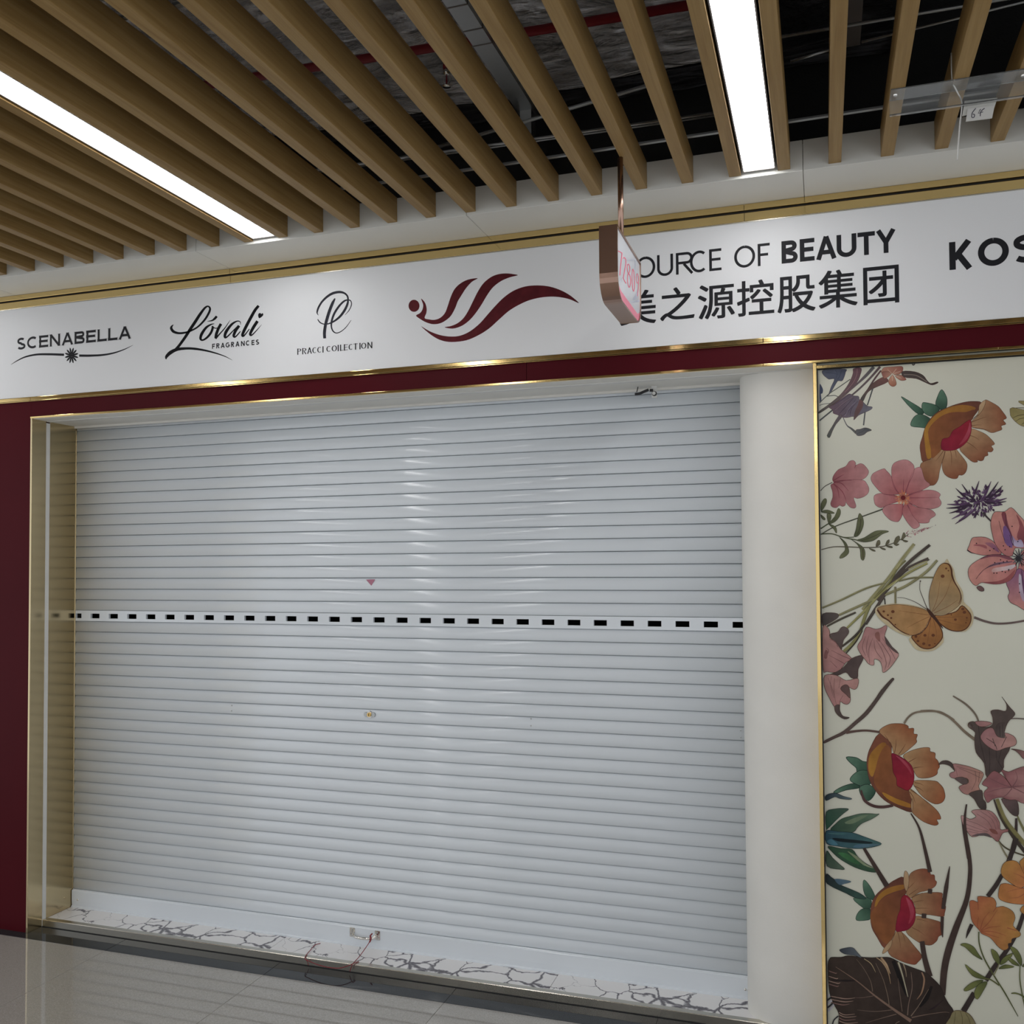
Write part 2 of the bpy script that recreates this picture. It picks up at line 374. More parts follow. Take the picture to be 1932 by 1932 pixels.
# ------------------------------------------------------------------ plenum services above the slats
def foil_duct(name, x0, x1, y0, y1, z0, z1, m, label):
    random.seed(5); bm = bmesh.new(); NX, NY = 150, 40
    grid = []
    from mathutils import noise
    def wob(x, y): return .02*noise.noise(Vector((x*2.2, y*9, 1.3))) + .008*noise.noise(Vector((x*9, y*30, 4)))
    ring = []
    for i in range(NX+1):
        x = x0+(x1-x0)*i/NX; row = []
        for j in range(NY+1):
            y = y0+(y1-y0)*j/NY; row.append(bm.verts.new((x, y, z0+wob(x, y))))
        row.append(bm.verts.new((x, y1, z1))); row.insert(0, bm.verts.new((x, y0, z1))); ring.append(row)
    for i in range(NX):
        for j in range(NY+2): bm.faces.new((ring[i][j], ring[i+1][j], ring[i+1][j+1], ring[i][j+1]))
        bm.faces.new((ring[i][0], ring[i][-1], ring[i+1][-1], ring[i+1][0]))
    bm.faces.new(ring[0]); bm.faces.new(ring[-1][::-1])
    o = link(name, bm_mesh(name, bm, True), m); return o
duct = tag(foil_duct('air_duct', XL, 3.17, -1.02, -.125, 3.30, 3.75, FOIL, ''), 'air duct wrapped in crinkled silver foil above the ceiling slats', 'duct')
film = tag(foil_duct('plastic_film', XL, 3.6, -.118, .02, 3.30, 3.6, BLACKFILM, ''), 'crumpled black plastic film beside the foil duct in the plenum', 'film')
pa, pb = at_z(590, 127, 3.215), at_z(1262, 16, 3.215)
dv = (pb-pa)/(pb.x-pa.x)
pipe = thing('sprinkler_pipe', 'red sprinkler pipe with a hanging sprinkler head above the slats', 'pipe', tuple(pa))
tube('pipe', [pa+dv*(XL-pa.x), pa+dv*(3.3-pa.x)], .014, REDPIPE, pipe, 14)
sp = at_z(836, 128, 3.13); bx = sp.x; py = (pa+dv*(bx-pa.x)).y
tube('drop_pipe', [(bx, py, 3.21), (bx, py, 3.14)], .011, REDPIPE, pipe)
hd = tube('sprinkler_head', [(bx, py, 3.14), (bx, py, 3.128), (bx, py, 3.120)], [.010, .012, .006], CHROME, pipe)
for s in (-1, 1):
    tube('frame_arm', [(bx+s*.008, py, 3.125), (bx+s*.012, py, 3.108), (bx+s*.008, py, 3.092), (bx, py, 3.086)], .0018, CHROME, hd, 6, 4)
tube('glass_bulb', [(bx, py, 3.122), (bx, py, 3.105), (bx, py, 3.09)], [.002, .003, .002], REDPIPE, hd, 8)
tube('deflector', [(bx, py, 3.087), (bx, py, 3.085)], .013, CHROME, hd, 14)
ta = at_z(851, 0, 3.15); 
tray = thing('cable_tray', 'grey galvanised cable tray running above the slats towards the shopfront', 'cable tray', (2.43, -.6, 3.15))
bm = bmesh.new(); add_box(bm, 2.400, 2.459, -3.5, -.235, 3.15, 3.153); add_box(bm, 2.400, 2.402, -3.5, -.235, 3.153, 3.19); add_box(bm, 2.457, 2.459, -3.5, -.235, 3.153, 3.19)
link('channel', bm_mesh('channel', bm), GALV, tray)
for y in (-.92, -.80, -.72, -1.6): box('joint_strap', 2.398, 2.461, y-.002, y+.002, 3.1485, 3.192, HOUSING, tray)
box('bracket', 2.41, 2.45, -.30, -.255, 2.99, 3.15, GALV, tray)
def rail(pts, z, rad, label, name, m, cat, ext=(0, 0)):
    a, b = at_z(*pts[0], z), at_z(*pts[1], z); q = (b-a).normalized()
    a = a - q*ext[0]; b = b + q*ext[1]
    return tag(tube(name, [a, b], rad, m, None, 8), label, cat)
rail([(1194,235),(1340,214)], 2.985, .0042, 'thin silver conduit lying above the slats nearest the bulkhead', 'conduit', GALV, 'conduit', (2.0, .15))
rail([(1197,240),(1345,219)], 3.03, .003, 'thinner silver conduit lying just behind the first conduit', 'conduit', GALV, 'conduit', (1.2, .15))
rail([(920,250),(1255,152)], 3.10, .0065, 'flat grey metal conduit crossing below the edge of the foil duct', 'conduit', GALV, 'conduit', (.5, .0))
rail([(1476,69),(1932,-8)], 3.15, .005, 'dull grey conduit crossing the black plenum at the upper right', 'conduit', GALV, 'conduit', (.1, .6))
rail([(1478,96),(1564,72)], 3.10, .0022, 'thin black wire crossing the plenum right of the light', 'wire', BLACKFILM, 'wire', (.05, .0))
rail([(1492,116),(1564,94)], 3.05, .004, 'short bent grey conduit in the plenum right of the light', 'conduit', GALV, 'conduit', (0, .0))
rail([(1626,79),(1925,5)], 3.05, .0035, 'long silver conduit in the plenum at the upper right', 'conduit', GALV, 'conduit', (0, .3))
hg = at_z(1611, 40, 3.2)
tag(box('hanger_plate', hg.x-.022, hg.x+.022, hg.y-1.2, hg.y+.14, 3.2, 3.24, HOUSING), 'dark grey channel running up between the slats at the upper right', 'channel')

# ------------------------------------------------------------------ roller shutter
SH = thing('roller_shutter', 'closed white roller shutter of horizontal slats filling the shop doorway', 'shutter', (1.55, .269, .029))
def slat_profile():
    out = []; N = 16; y = 0.0; z = .0493; out.append((y+.004, .0500)); out.append((y, z))
    for i in range(N):
        t = (i+.5)/N; th = math.radians(27-41*t); dz = .0478/N
        y -= math.tan(th)*dz; z -= dz; out.append((y, z))
    out.append((out[-1][0]+.004, .0008)); return out
fp = slat_profile(); ymin = min(q[0] for q in fp)
prof = [(y-ymin, z) for y, z in fp] + [(.022, .0008), (.022, .05)]
def shutter_mesh():
    n = len(prof); X0, X1 = .0130, 3.19
    v = [(X0, y, z) for y, z in prof]+[(X1, y, z) for y, z in prof]
    fs = [(i, (i+1) % n, n+(i+1) % n, n+i) for i in range(n)]+[tuple(range(n)), tuple(range(n, 2*n))]
    bm = bmesh.new(); bv = [bm.verts.new(q) for q in v]
    for q in fs: bm.faces.new([bv[i] for i in q])
    bmesh.ops.recalc_face_normals(bm, faces=bm.faces)
    me = bpy.data.meshes.new('shutter_slat'); bm.to_mesh(me); bm.free()
    for p in me.polygons:
        zs = [me.vertices[i].co.z for i in p.vertices]; ys = [me.vertices[i].co.y for i in p.vertices]
        p.use_smooth = len(p.vertices) == 4 and max(ys) < .020 and max(zs) < .0495 and min(zs) > .001
    return me
sm = shutter_mesh()
for i in range(-1, 43):
    if i == 17: continue
    link('shutter_slat', sm, SHUTTER, SH, (0, .2575, 2.26-.05*(i+1)))
# vented slat with punched slots
def vent_mesh():
    bm = bmesh.new(); X0, X1 = .013, 3.19; P, W, c0 = .1051, .052, .1265
    xs = [X0]; k = -1
    while True:
        a, b = c0+P*k-W/2, c0+P*k+W/2
        if a > X1: break
        xs += [max(a, X0), min(b, X1)]; k += 1
    if xs[-1] < X1: xs.append(X1)
    z = [.0008, .0135, .0355, .05]; y0, y1 = .0, .012
    def quad(a, b, c, e): bm.faces.new([bm.verts.new(q) for q in (a, b, c, e)])
    solid = {}
    for i in range(len(xs)-1):
        if xs[i+1]-xs[i] < 1e-6: continue
        hole = (i % 2 == (1 if xs[1] > X0+1e-6 else 1))
        for j in range(3):
            if hole and j == 1:
                a, b, c, e = xs[i], xs[i+1], z[1], z[2]
                quad((a,y0,c),(b,y0,c),(b,y1,c),(a,y1,c)); quad((a,y0,e),(a,y1,e),(b,y1,e),(b,y0,e))
                quad((a,y0,c),(a,y1,c),(a,y1,e),(a,y0,e)); quad((b,y0,c),(b,y0,e),(b,y1,e),(b,y1,c)); continue
            for yy in (y0, y1): quad((xs[i],yy,z[j]),(xs[i+1],yy,z[j]),(xs[i+1],yy,z[j+1]),(xs[i],yy,z[j+1]))
    quad((X0,y0,z[3]),(X1,y0,z[3]),(X1,y1,z[3]),(X0,y1,z[3])); quad((X0,y0,z[0]),(X0,y1,z[0]),(X1,y1,z[0]),(X1,y0,z[0]))
    bmesh.ops.remove_doubles(bm, verts=bm.verts, dist=1e-6)
    return bm_mesh('vent_slat', bm)
tag(link('vented_slat', vent_mesh(), SHUTTER, SH, (0, .2585, 1.36)), 'slat punched with a row of small rectangular vents')
# bottom bar with lip
bp = [(.245,.029),(.245,.034),(.250,.037),(.2485,.060),(.2485,.104),(.2505,.107),(.254,.108),(.256,.110),(.280,.110),(.280,.029)]
bar = extrude_x('bottom_bar', bp, .013, 3.19, SHUTTER, SH)
box('guide_rail', .0097, .0128, .2725, .32, .03, 2.262, DARKGAP, SH)
def rivet(u, v, y, m, r=.0042, parent=SH):
    c = at_y(u, v, y); bm = bmesh.new()
    bmesh.ops.create_uvsphere(bm, u_segments=10, v_segments=6, radius=r, matrix=Matrix.Diagonal((1,.5,1,1)))
    link('rivet', bm_mesh('rivet', bm, True), m, parent, c)
for u, v in ((437,1331),(437,1341),(1002,1356),(1002,1369),(1398,1378),(1398,1391)): rivet(u, v, .2578, GALV, .0032)
for u, v in ((146.5,1698),(1406,1867),(1412,1868.5)): rivet(u, v, .2485, CHROME, .005)
# lock
lc = at_y(697.5, 1348, .2565)
lock = link('lock', None or bm_mesh('washer', (lambda b: (bmesh.ops.create_cone(b, cap_ends=True, segments=24, radius1=.0145, radius2=.0135, depth=.006, matrix=Matrix.Rotation(math.pi/2, 4, 'X')), b)[1])(bmesh.new())), CHROME, SH, lc)
def disc(name, c, r, dpt, m, parent, sx=1, seg=24):
    bm = bmesh.new(); bmesh.ops.create_cone(bm, cap_ends=True, segments=seg, radius1=r, radius2=r*.92, depth=dpt, matrix=Matrix.Diagonal((sx,1,1,1)) @ Matrix.Rotation(math.pi/2, 4, 'X'))
    return link(name, bm_mesh(name, bm), m, parent, c)
disc('lock_cylinder', lc+Vector((0,-.005,0)), .0095, .008, BRASSLOCK, lock)
disc('washer_wing', lc+Vector((-.0165,-.001,0)), .0105, .005, GALV, lock); disc('washer_wing', lc+Vector((.0165,-.001,0)), .0105, .005, GALV, lock)
box('key_slot', lc.x-.0012, lc.x+.0012, lc.y-.0098, lc.y-.009, lc.z-.005, lc.z+.005, DARKGAP, lock)
# sticker on the shutter
s1, s2, s3 = at_y(690.5,1093.5,.2566), at_y(707.5,1093,.2566), at_y(700.5,1105,.2566)
st = tag(link('sticker', mesh('sticker', [s1,s2,s3,s1+Vector((0,.0008,0)),s2+Vector((0,.0008,0)),s3+Vector((0,.0008,0))], [(0,2,1),(3,4,5),(0,1,4,3),(1,2,5,4),(2,0,3,5)]), STICKER), 'tiny pink triangular sticker on the shutter above the vent row', 'sticker')
# handle on the bottom bar
ha, hb = at_y(665, 1757.5, .2485), at_y(712.5, 1765.5, .2485)
hz = (ha.z+hb.z)/2; HD = thing('pull_handle', 'small worn chrome pull handle on the bottom bar of the shutter', 'handle', ((ha.x+hb.x)/2, .2485, hz))
for x in (ha.x, hb.x):
    pl = box('mount_plate', x-.012, x+.012, .2455, .2485, hz-.019, hz+.019, CHROME, HD, .002)
    for s in (-1, 1): disc('screw', Vector((x, .2445, hz+s*.011)), .0035, .003, GALV, pl, 1, 10)
gz = hz-.008
tube('grip', [(ha.x+.006,.244,hz-.002),(ha.x+.018,.232,gz-.001),(ha.x+.032,.222,gz),((ha.x+hb.x)/2,.219,gz),(hb.x-.032,.222,gz),(hb.x-.018,.232,gz-.001),(hb.x-.006,.244,hz-.002)], .0058, CHROME, HD, 10, 5)
# red string tied to the handle
def c7(x, y): return (560+x/9.66, 1720+y/9.66)
RS = thing('red_string', 'thin red string tied to the shutter handle and looped over the steel threshold', 'string', tuple(at_y(*c7(1340,480), .215)))
p0 = at_y(*c7(1375,400), .2125); p1 = at_y(*c7(1335,540), .213)
tube('knot', [p0, at_y(*c7(1340,440),.2125), at_y(*c7(1350,490),.212), p1, at_y(*c7(1320,560),.213)], [.0028,.0038,.0035,.0034,.0024], STRING, RS, 8, 3)
tube('string_tail', [p1, at_y(*c7(1240,680),.185), at_y(*c7(1130,830),.13), at_z(*c7(1020,955),.036), at_y(*c7(965,1090),.064)], .0016, STRING, RS, 8, 6)
loop = [(430,580),(330,610),(240,710),(165,800),(150,860),(200,890),(350,955),(500,1000),(640,1024),(780,1028),(900,1000),(1020,950),(1130,905)]
tube('string_loop', [at_z(*c7(*q), .034) for q in loop], .0016, STRING, RS, 8, 5)
tube('string_end', [at_z(*c7(160,860),.034), at_y(*c7(195,920),.066), at_y(*c7(215,980),.068)], .0012, STRING, RS, 8, 4)

# small black device under the doorway head
def c8(x, y): return (1130+x/9.66, 680+y/9.66)
DV = thing('door_sensor', 'small black arm and white bracket fixed under the doorway head above the shutter', 'device', tuple(at_y(*c8(960,300), .20)))
YD = .205
bxp = at_y(*c8(1010,560), YD)
bk = box('bracket', bxp.x-.010, bxp.x+.010, YD-.002, YD+.002, at_y(*c8(1010,680),YD).z, 2.2795, WHITEPLASTIC, DV)
disc('ring', at_y(*c8(1010,605), YD-.004), .0095, .008, BLACKPLASTIC, bk); disc('ring_centre', at_y(*c8(1003,600), YD-.007), .0068, .006, WHITEPLASTIC, bk)
tube('arm', [at_y(*c8(660,615),YD-.006), at_y(*c8(740,605),YD-.008), at_y(*c8(830,565),YD-.009), at_y(*c8(905,535),YD-.009)], .0052, BLACKPLASTIC, DV, 10, 4)
tube('joint', [at_y(*c8(925,545),YD-.010), at_y(*c8(985,545),YD-.008)], .0055, BLACKPLASTIC, DV, 10)
tube('cable', [at_y(*c8(690,575),YD-.006), at_y(*c8(712,480),YD-.004), at_y(*c8(705,400),YD-.004), at_y(*c8(688,310),YD-.002)], .0018, BLACKPLASTIC, DV, 8, 4)
tube('cable_tie', [at_y(*c8(712,470),YD-.004), at_y(*c8(760,470),YD-.004)], .0012, BLACKPLASTIC, DV, 6)

# ------------------------------------------------------------------ hanging number sign
SX0, SX1 = 2.766, 2.820; SYN, SYF = -.672, -.308; SZ0, SZ1 = 2.372, 2.582; RC = .072
HS = thing('hanging_sign', 'bronze framed hanging blade sign with pink digits 72809 on a pale face', 'sign', (2.793, -.49, 2.372))
def outline(ins, r):
    y0, y1, z0, z1 = SYN+ins, SYF-ins, SZ0+ins, SZ1-ins; o = [(y0, z1)]
    for k in range(9):
        a = math.radians(180+k*90/8); o.append((y0+r+r*math.cos(a), z0+r+r*math.sin(a)))
    for k in range(9):
        a = math.radians(270+k*90/8); o.append((y1-r+r*math.cos(a), z0+r+r*math.sin(a)))
    o.append((y1, z1)); return o
oo, oi_ = outline(0, RC), outline(.0055, RC-.005)
bm = bmesh.new(); n = len(oo); rings = []
for x, ol in ((SX0, oo), (SX1, oo), (SX1, oi_), (SX1-.004, oi_)): rings.append([bm.verts.new((x, y, z)) for y, z in ol])
rings2 = [[bm.verts.new((SX0, y, z)) for y, z in oi_], [bm.verts.new((SX0+.004, y, z)) for y, z in oi_]]
seq = [rings2[1], rings2[0]] + rings
for a, b in zip(seq[:-1], seq[1:]):
    for i in range(n): bm.faces.new((a[i], a[(i+1) % n], b[(i+1) % n], b[i]))
fme = bm_mesh('frame', bm)
for p in fme.polygons: p.use_smooth = False
link('frame', fme, BRONZE, HS)
def plate(name, x, ol, m, parent):
    return link(name, mesh(name, [(x, y, z) for y, z in ol]+[(x-.002, y, z) for y, z in ol],
        [tuple(range(len(ol))), tuple(range(len(ol), 2*len(ol)))[::-1]]+[(i, i+len(ol), (i+1) % len(ol)+len(ol), (i+1) % len(ol)) for i in range(len(ol))]), m, parent)
face = plate('face_panel', SX1-.0035, oi_, PALE, HS); plate('back_panel', SX0+.0055, oi_, PALE, HS)
# pink base band with a rounded white field above it
band = [(y, z) for y, z in oi_ if z < SZ0+.034]
yb0, yb1 = SYN+.03, SYF-.0055
zt = SZ0+.052
bnd = [(SYN+.0215, zt+.002), (SYN+.03, SZ0+.040)]
low = [q for q in oi_ if q[1] <= SZ0+.05]
bandpoly = low + [(SYF-.0055, zt+.012), (SYF-.012, SZ0+.045), (SYF-.05, SZ0+.032), (SYN+.06, SZ0+.034)]
link('pink_band', mesh('pink_band', [(SX1-.0031, y, z) for y, z in bandpoly], [tuple(range(len(bandpoly)))]), PINK, face)
rod = tube('hanger_rod', [(2.793, -.49, 2.5815), (2.793, -.49, 2.8538)], .0085, BRONZE, HS, 16)

# ------------------------------------------------------------------ clear plastic rail with a tag, under the slats at right
def c9(x, y): return (1640+x/6.616, 100+y/6.616)
RL = thing('plastic_rail', 'clear plastic channel screwed under the slats at the upper right', 'rail', (4.6, -.6, 2.84))
link('rail_plate', box_mesh('rail_plate', 3.552, XR, -.662, -.60, 2.8505, 2.8535), ACRYLIC, RL)
bm = bmesh.new(); add_box(bm, 3.552, XR, -.602, -.5985, 2.812, 2.8535); add_box(bm, 3.552, XR, -.5985, -.59, 2.812, 2.8145)
link('rail_lip', bm_mesh('rail_lip', bm), ACRYLIC, RL)
for k in (23, 25, 27):
    disc_m = Matrix.Rotation(0, 4, 'X'); bm = bmesh.new()
    bmesh.ops.create_cone(bm, cap_ends=True, segments=14, radius1=.005, radius2=.006, depth=.003)
    link('screw', bm_mesh('screw', bm), CHROME, RL, (SLAT_X0+PITCH*k+.014, -.632, 2.849))
# paper tag 64
TG = thing('paper_tag', 'small white tag with a handwritten 64 hanging under the clear plastic rail', 'tag', tuple(at_y(*c9(1390, 720), -.59)))
def tagquad(name, pts, y, th, m, parent):
    v = [at_y(*c9(*q), y) for q in pts]; v += [q+Vector((0, th, 0)) for q in v]
    return link(name, mesh(name, v, [(0,1,2,3),(7,6,5,4),(0,4,5,1),(1,5,6,2),(2,6,7,3),(3,7,4,0)]), m, parent)
tc = tagquad('tag_card', [(1232,695),(1566,655),(1535,810),(1205,852)], -.590, .003, WHITEPLASTIC, TG)
tagquad('tag_holder', [(1190,600),(1600,560),(1560,690),(1160,785)], -.584, .003, WHITE_PANEL, TG)
# cable tie
tag(tube('cable_tie', [at_y(*c9(1025,0),-.640), at_y(*c9(1035,330),-.6415), at_y(*c9(1095,480),-.615), at_y(*c9(1155,625),-.588), at_y(*c9(1130,900),-.586), at_y(*c9(1098,1330),-.585)], .0018, WHITEPLASTIC, None, 8, 4), 'thin white cable tie wrapped around the clear plastic rail with its tail hanging down', 'cable tie')

# ------------------------------------------------------------------ flat print helpers
def at_x(u, v, x):
    q = _ray(u, v); return CAM + q*((x-CAM.x)/q.x)
def sm_closed(p, n=4):
    out = []; L = len(p)
    for i in range(L):
        a, b, c, e = p[i-1], p[i], p[(i+1) % L], p[(i+2) % L]
        for k in range(n):
            t = k/n
            out.append(tuple(.5*(2*b[j]+(c[j]-a[j])*t+(2*a[j]-5*b[j]+4*c[j]-e[j])*t*t+(3*b[j]-a[j]-3*c[j]+e[j])*t**3) for j in (0,1)))
    return out
def sm_open(p, w, n=6):
    out, ow = [], []; L = len(p)
    for i in range(L-1):
        a, b, c, e = p[max(i-1,0)], p[i], p[i+1], p[min(i+2,L-1)]
        for k in range(n):
            t = k/n
            out.append(tuple(.5*(2*b[j]+(c[j]-a[j])*t+(2*a[j]-5*b[j]+4*c[j]-e[j])*t*t+(3*b[j]-a[j]-3*c[j]+e[j])*t**3) for j in (0,1)))
            ow.append(w[i]+(w[i+1]-w[i])*t)
    out.append(p[-1]); ow.append(w[-1]); return out, ow
def ribbon(p, w):
    """left and right offsets of a polyline"""
    L, R = [], []
    for i in range(len(p)):
        a, b = p[max(i-1,0)], p[min(i+1,len(p)-1)]
        dx, dy = b[0]-a[0], b[1]-a[1]; l = math.hypot(dx, dy) or 1
        nx, ny = -dy/l*w[i]/2, dx/l*w[i]/2
        L.append((p[i][0]+nx, p[i][1]+ny)); R.append((p[i][0]-nx, p[i][1]-ny))
    return L, R
INK_GAIN = 1.27
class Print:
    """ink polygons on a plane: crop frame -> photo pixel -> point on the plane"""
    layer = 0
    def __init__(self, frame, plane, normal_axis='y', coord=0.0, ink=None):
        self.f = frame; self.plane = plane; self.v = []; self.fc = []; self.c = []; self.ax = normal_axis; self.k = coord
    def P(self, q):
        x0, y0, s = self.f; u, v = x0+q[0]/s, y0+q[1]/s
        p = self.plane(u, v)
        if self.ax == 'y': return Vector((p.x, self.k - .0002 - Print.layer*2.5e-6, p.z))
        return Vector((self.k + .0002 + Print.layer*2.5e-6, p.y, p.z))
    def _poly(self, pts, cols):
        vs = [self.P(q) for q in pts]; b = len(self.v); self.v += vs; self.c += cols
        for t in tessellate_polygon([vs]): self.fc.append(tuple(b+i for i in t))
        Print.layer += 1
    def poly(self, pts, c1, c2=None, out=None, n=4, ow=5):
        far = max(pts, key=lambda q: (q[0]-pts[0][0])**2+(q[1]-pts[0][1])**2)
        g = (far[0]-pts[0][0], far[1]-pts[0][1]); gl = g[0]**2+g[1]**2 or 1
        sp = sm_closed(pts, n) if n > 1 else pts
        a = lin(c1); b_ = lin(c2) if c2 else a; cols = []
        for q in sp:
            t = min(1, max(0, ((q[0]-pts[0][0])*g[0]+(q[1]-pts[0][1])*g[1])/gl)); cols.append(tuple(INK_GAIN*(a[i]+(b_[i]-a[i])*t) for i in range(3)))
        self._poly(sp, cols)
        if out: self.line(sp+[sp[0]], ow, out, smooth=0)
        return self
    def line(self, pts, w, c, c2=None, smooth=6):
        w = list(w) if isinstance(w, (list, tuple)) else [w]*len(pts)
        if smooth: p, ws = sm_open(pts, w, smooth)
        else: p, ws = pts, w
        L, R = ribbon(p, ws); a = lin(c); b_ = lin(c2) if c2 else a
        b = len(self.v); n = len(p)
        for i in range(n):
            t = i/(n-1); cc = tuple(INK_GAIN*(a[j]+(b_[j]-a[j])*t) for j in range(3))
            self.v += [self.P(L[i]), self.P(R[i])]; self.c += [cc, cc]
        for i in range(n-1): self.fc.append((b+2*i, b+2*i+1, b+2*i+3, b+2*i+2))
        Print.layer += 1; return self
    def dot(self, c, r, col, ry=None, seg=10):
        ry = ry or r; self._poly([(c[0]+r*math.cos(2*math.pi*k/seg), c[1]+ry*math.sin(2*math.pi*k/seg)) for k in range(seg)], [tuple(INK_GAIN*x for x in lin(col))]*seg); return self
    def build(self, name, m, parent, label=None):
        c = sum(self.v, Vector())/len(self.v)
        me = bpy.data.meshes.new(name); me.from_pydata([tuple(q-c) for q in self.v], [], self.fc); me.update()
        at = me.color_attributes.new('ink', 'FLOAT_COLOR', 'POINT')
        for i, q in enumerate(self.c): at.data[i].color = (*q, 1)
        o = link(name, me, m, parent, c)
        if label: o['label'] = label
        return o

# ------------------------------------------------------------------ white fascia sign with its wordmarks
SIGN = thing('fascia_sign', 'long white fascia sign with black wordmarks and a crimson wave emblem above the shutter', 'sign', (1.9, 0, 2.3795))
box('sign_panel', XL, XR, -.001, .02, 2.3796, 2.7834, SIGN_WHITE, SIGN)
SY = -.001
def sp_(frame): return Print(frame, lambda u, v: at_y(u, v, SY), 'y', SY)
# stroke alphabet: every glyph is a list of centre lines in a box of width w (in cap heights); h is half the pen width
def arc(cx, cy, rx, ry, a0, a1, n=18):
    return [(cx+rx*math.cos(math.radians(a0+(a1-a0)*k/n)), cy+ry*math.sin(math.radians(a0+(a1-a0)*k/n))) for k in range(n+1)]
def glyph(ch, w, h):
    V = lambda x: [(x, 0), (x, 1)]
    if ch == 'E': return [V(h), [(0,h),(w,h)], [(0,.52),(w*.93,.52)], [(0,1-h),(w,1-h)]]
    if ch == 'F': return [V(h), [(0,.50),(w*.86,.50)], [(0,1-h),(w,1-h)]]
    if ch == 'L': return [V(h), [(0,h),(w,h)]]
    if ch == 'I': return [V(w/2)]
    if ch == 'T': return [V(w/2), [(0,1-h),(w,1-h)]]
    if ch == 'N': return [V(h), V(w-h), [(h,1-h*.4),(w-h,h*.4)]]
    if ch == 'A': return [[(h,0),(w/2,1)], [(w-h,0),(w/2,1)], [(w*.2,.31),(w*.8,.31)]]
    if ch == 'Y': return [[(h,1),(w/2,.46)], [(w-h,1),(w/2,.46)], [(w/2,.5),(w/2,0)]]
    if ch == 'K': return [V(h), [(h*1.5,.38),(w-h*1.3,1)], [(w*.36,.56),(w-h*1.2,0)]]
    if ch == 'O': return [arc(w/2,.5,w/2-h,.5-h,90,450,40)]
    if ch == 'C': return [arc(w*.56,.5,w*.56-h,.5-h,52,308,32)]
    if ch == 'G': return [arc(w*.53,.5,w*.53-h,.5-h,48,352,34), [(w*.55,.46),(w,.46)]]
    if ch == 'U': return [[(h,1),(h,w/2)]+arc(w/2,w/2*.95,w/2-h,w/2*.95-h,180,360,18)+[(w-h,1)]]
    if ch == 'S':
        return [arc(w*.5,.74,w*.46-h,.26-h,38,180,14)+arc(w*.5,.70,w*.46-h,.26-h+(.0),182,262,8)+arc(w*.5,.27,w*.5-h,.27-h,82,-20,10)+arc(w*.5,.27,w*.5-h,.27-h,-24,-150,12)]
    if ch == 'P': return [V(h), [(h,1-h)]+arc(w-.27,.73,.27-h,.27-h,90,-90,14)+[(h,.46+h)]]
    if ch == 'R': return [V(h), [(h,1-h)]+arc(w-.30,.73,.27-h,.27-h,90,-90,14)+[(h,.46+h)], [(w*.45,.47),(w-h,0)]]
    if ch == 'B': return [V(h), [(h,1-h)]+arc(w-.28,.755,.245-h,.245-h,90,-90,12)+[(h,.51+h*.4)], [(h,.51+h*.4)]+arc(w-.26,.26,.26-h,.26-h,90,-90,12)+[(h,h)]]
    return []
def word(name, letters, zb, zt, pen, m, parent, serif=0, contrast=1.0, label=None):
    """letters: (char, x left, x right) in metres on the sign plane; zb/zt base and cap heights"""
    vs, fs, lay = [], [], []; H = zt-zb
    def strip_(p, w):
        L, R = ribbon(p, w); b = len(vs)
        yo = -2e-5*len(lay); lay.append(1)
        for a, c in zip(L, R): vs.append((a[0], yo, a[1])); vs.append((c[0], yo, c[1]))
        for i in range(len(p)-1): fs.append((b+2*i, b+2*i+1, b+2*i+3, b+2*i+2))
    for ch, xa, xb in letters:
        w = (xb-xa)/H; h = pen/H/2
        for st in glyph(ch, w, h):
            q = [(xa+a*H, zb+c*H) for a, c in st]
            ww = []
            for i in range(len(q)):
                a, b = q[max(i-1,0)], q[min(i+1,len(q)-1)]; dx, dy = abs(b[0]-a[0]), abs(b[1]-a[1]); l = math.hypot(dx, dy) or 1
                ww.append(pen*(1-(1-contrast)*(dx/l)**2))
            strip_(q, ww)
            if serif and len(st) == 2:
                for e in (q[0], q[1]):
                    vert = abs(q[0][1]-q[1][1]) > abs(q[0][0]-q[1][0])
                    if vert:
                        zz = e[1] + (serif*.25 if e[1] < zb+H/2 else -serif*.25)
                        strip_([(e[0]-pen*.5-serif, zz), (e[0]+pen*.5+serif, zz)], [serif*.5, serif*.5])
                    else: strip_([(e[0]-serif*.2, e[1]-pen*.5-serif*.5), (e[0]-serif*.2, e[1]+pen*.5+serif*.5)], [serif*.6]*2)
    c = Vector((sum(v[0] for v in vs)/len(vs), SY-.0004, zb))
    o = link(name, mesh(name, [(x-c.x, y_, z-c.z) for x, y_, z in vs], fs), m, parent, c)
    if label: o['label'] = label
    return o
def fr(frame): return lambda x, y: (frame[0]+x/frame[2], frame[1]+y/frame[2])
def sx_(frame, x, y): return at_y(*fr(frame)(x, y), SY).x
def sz_(frame, x, y): return at_y(*fr(frame)(x, y), SY).z
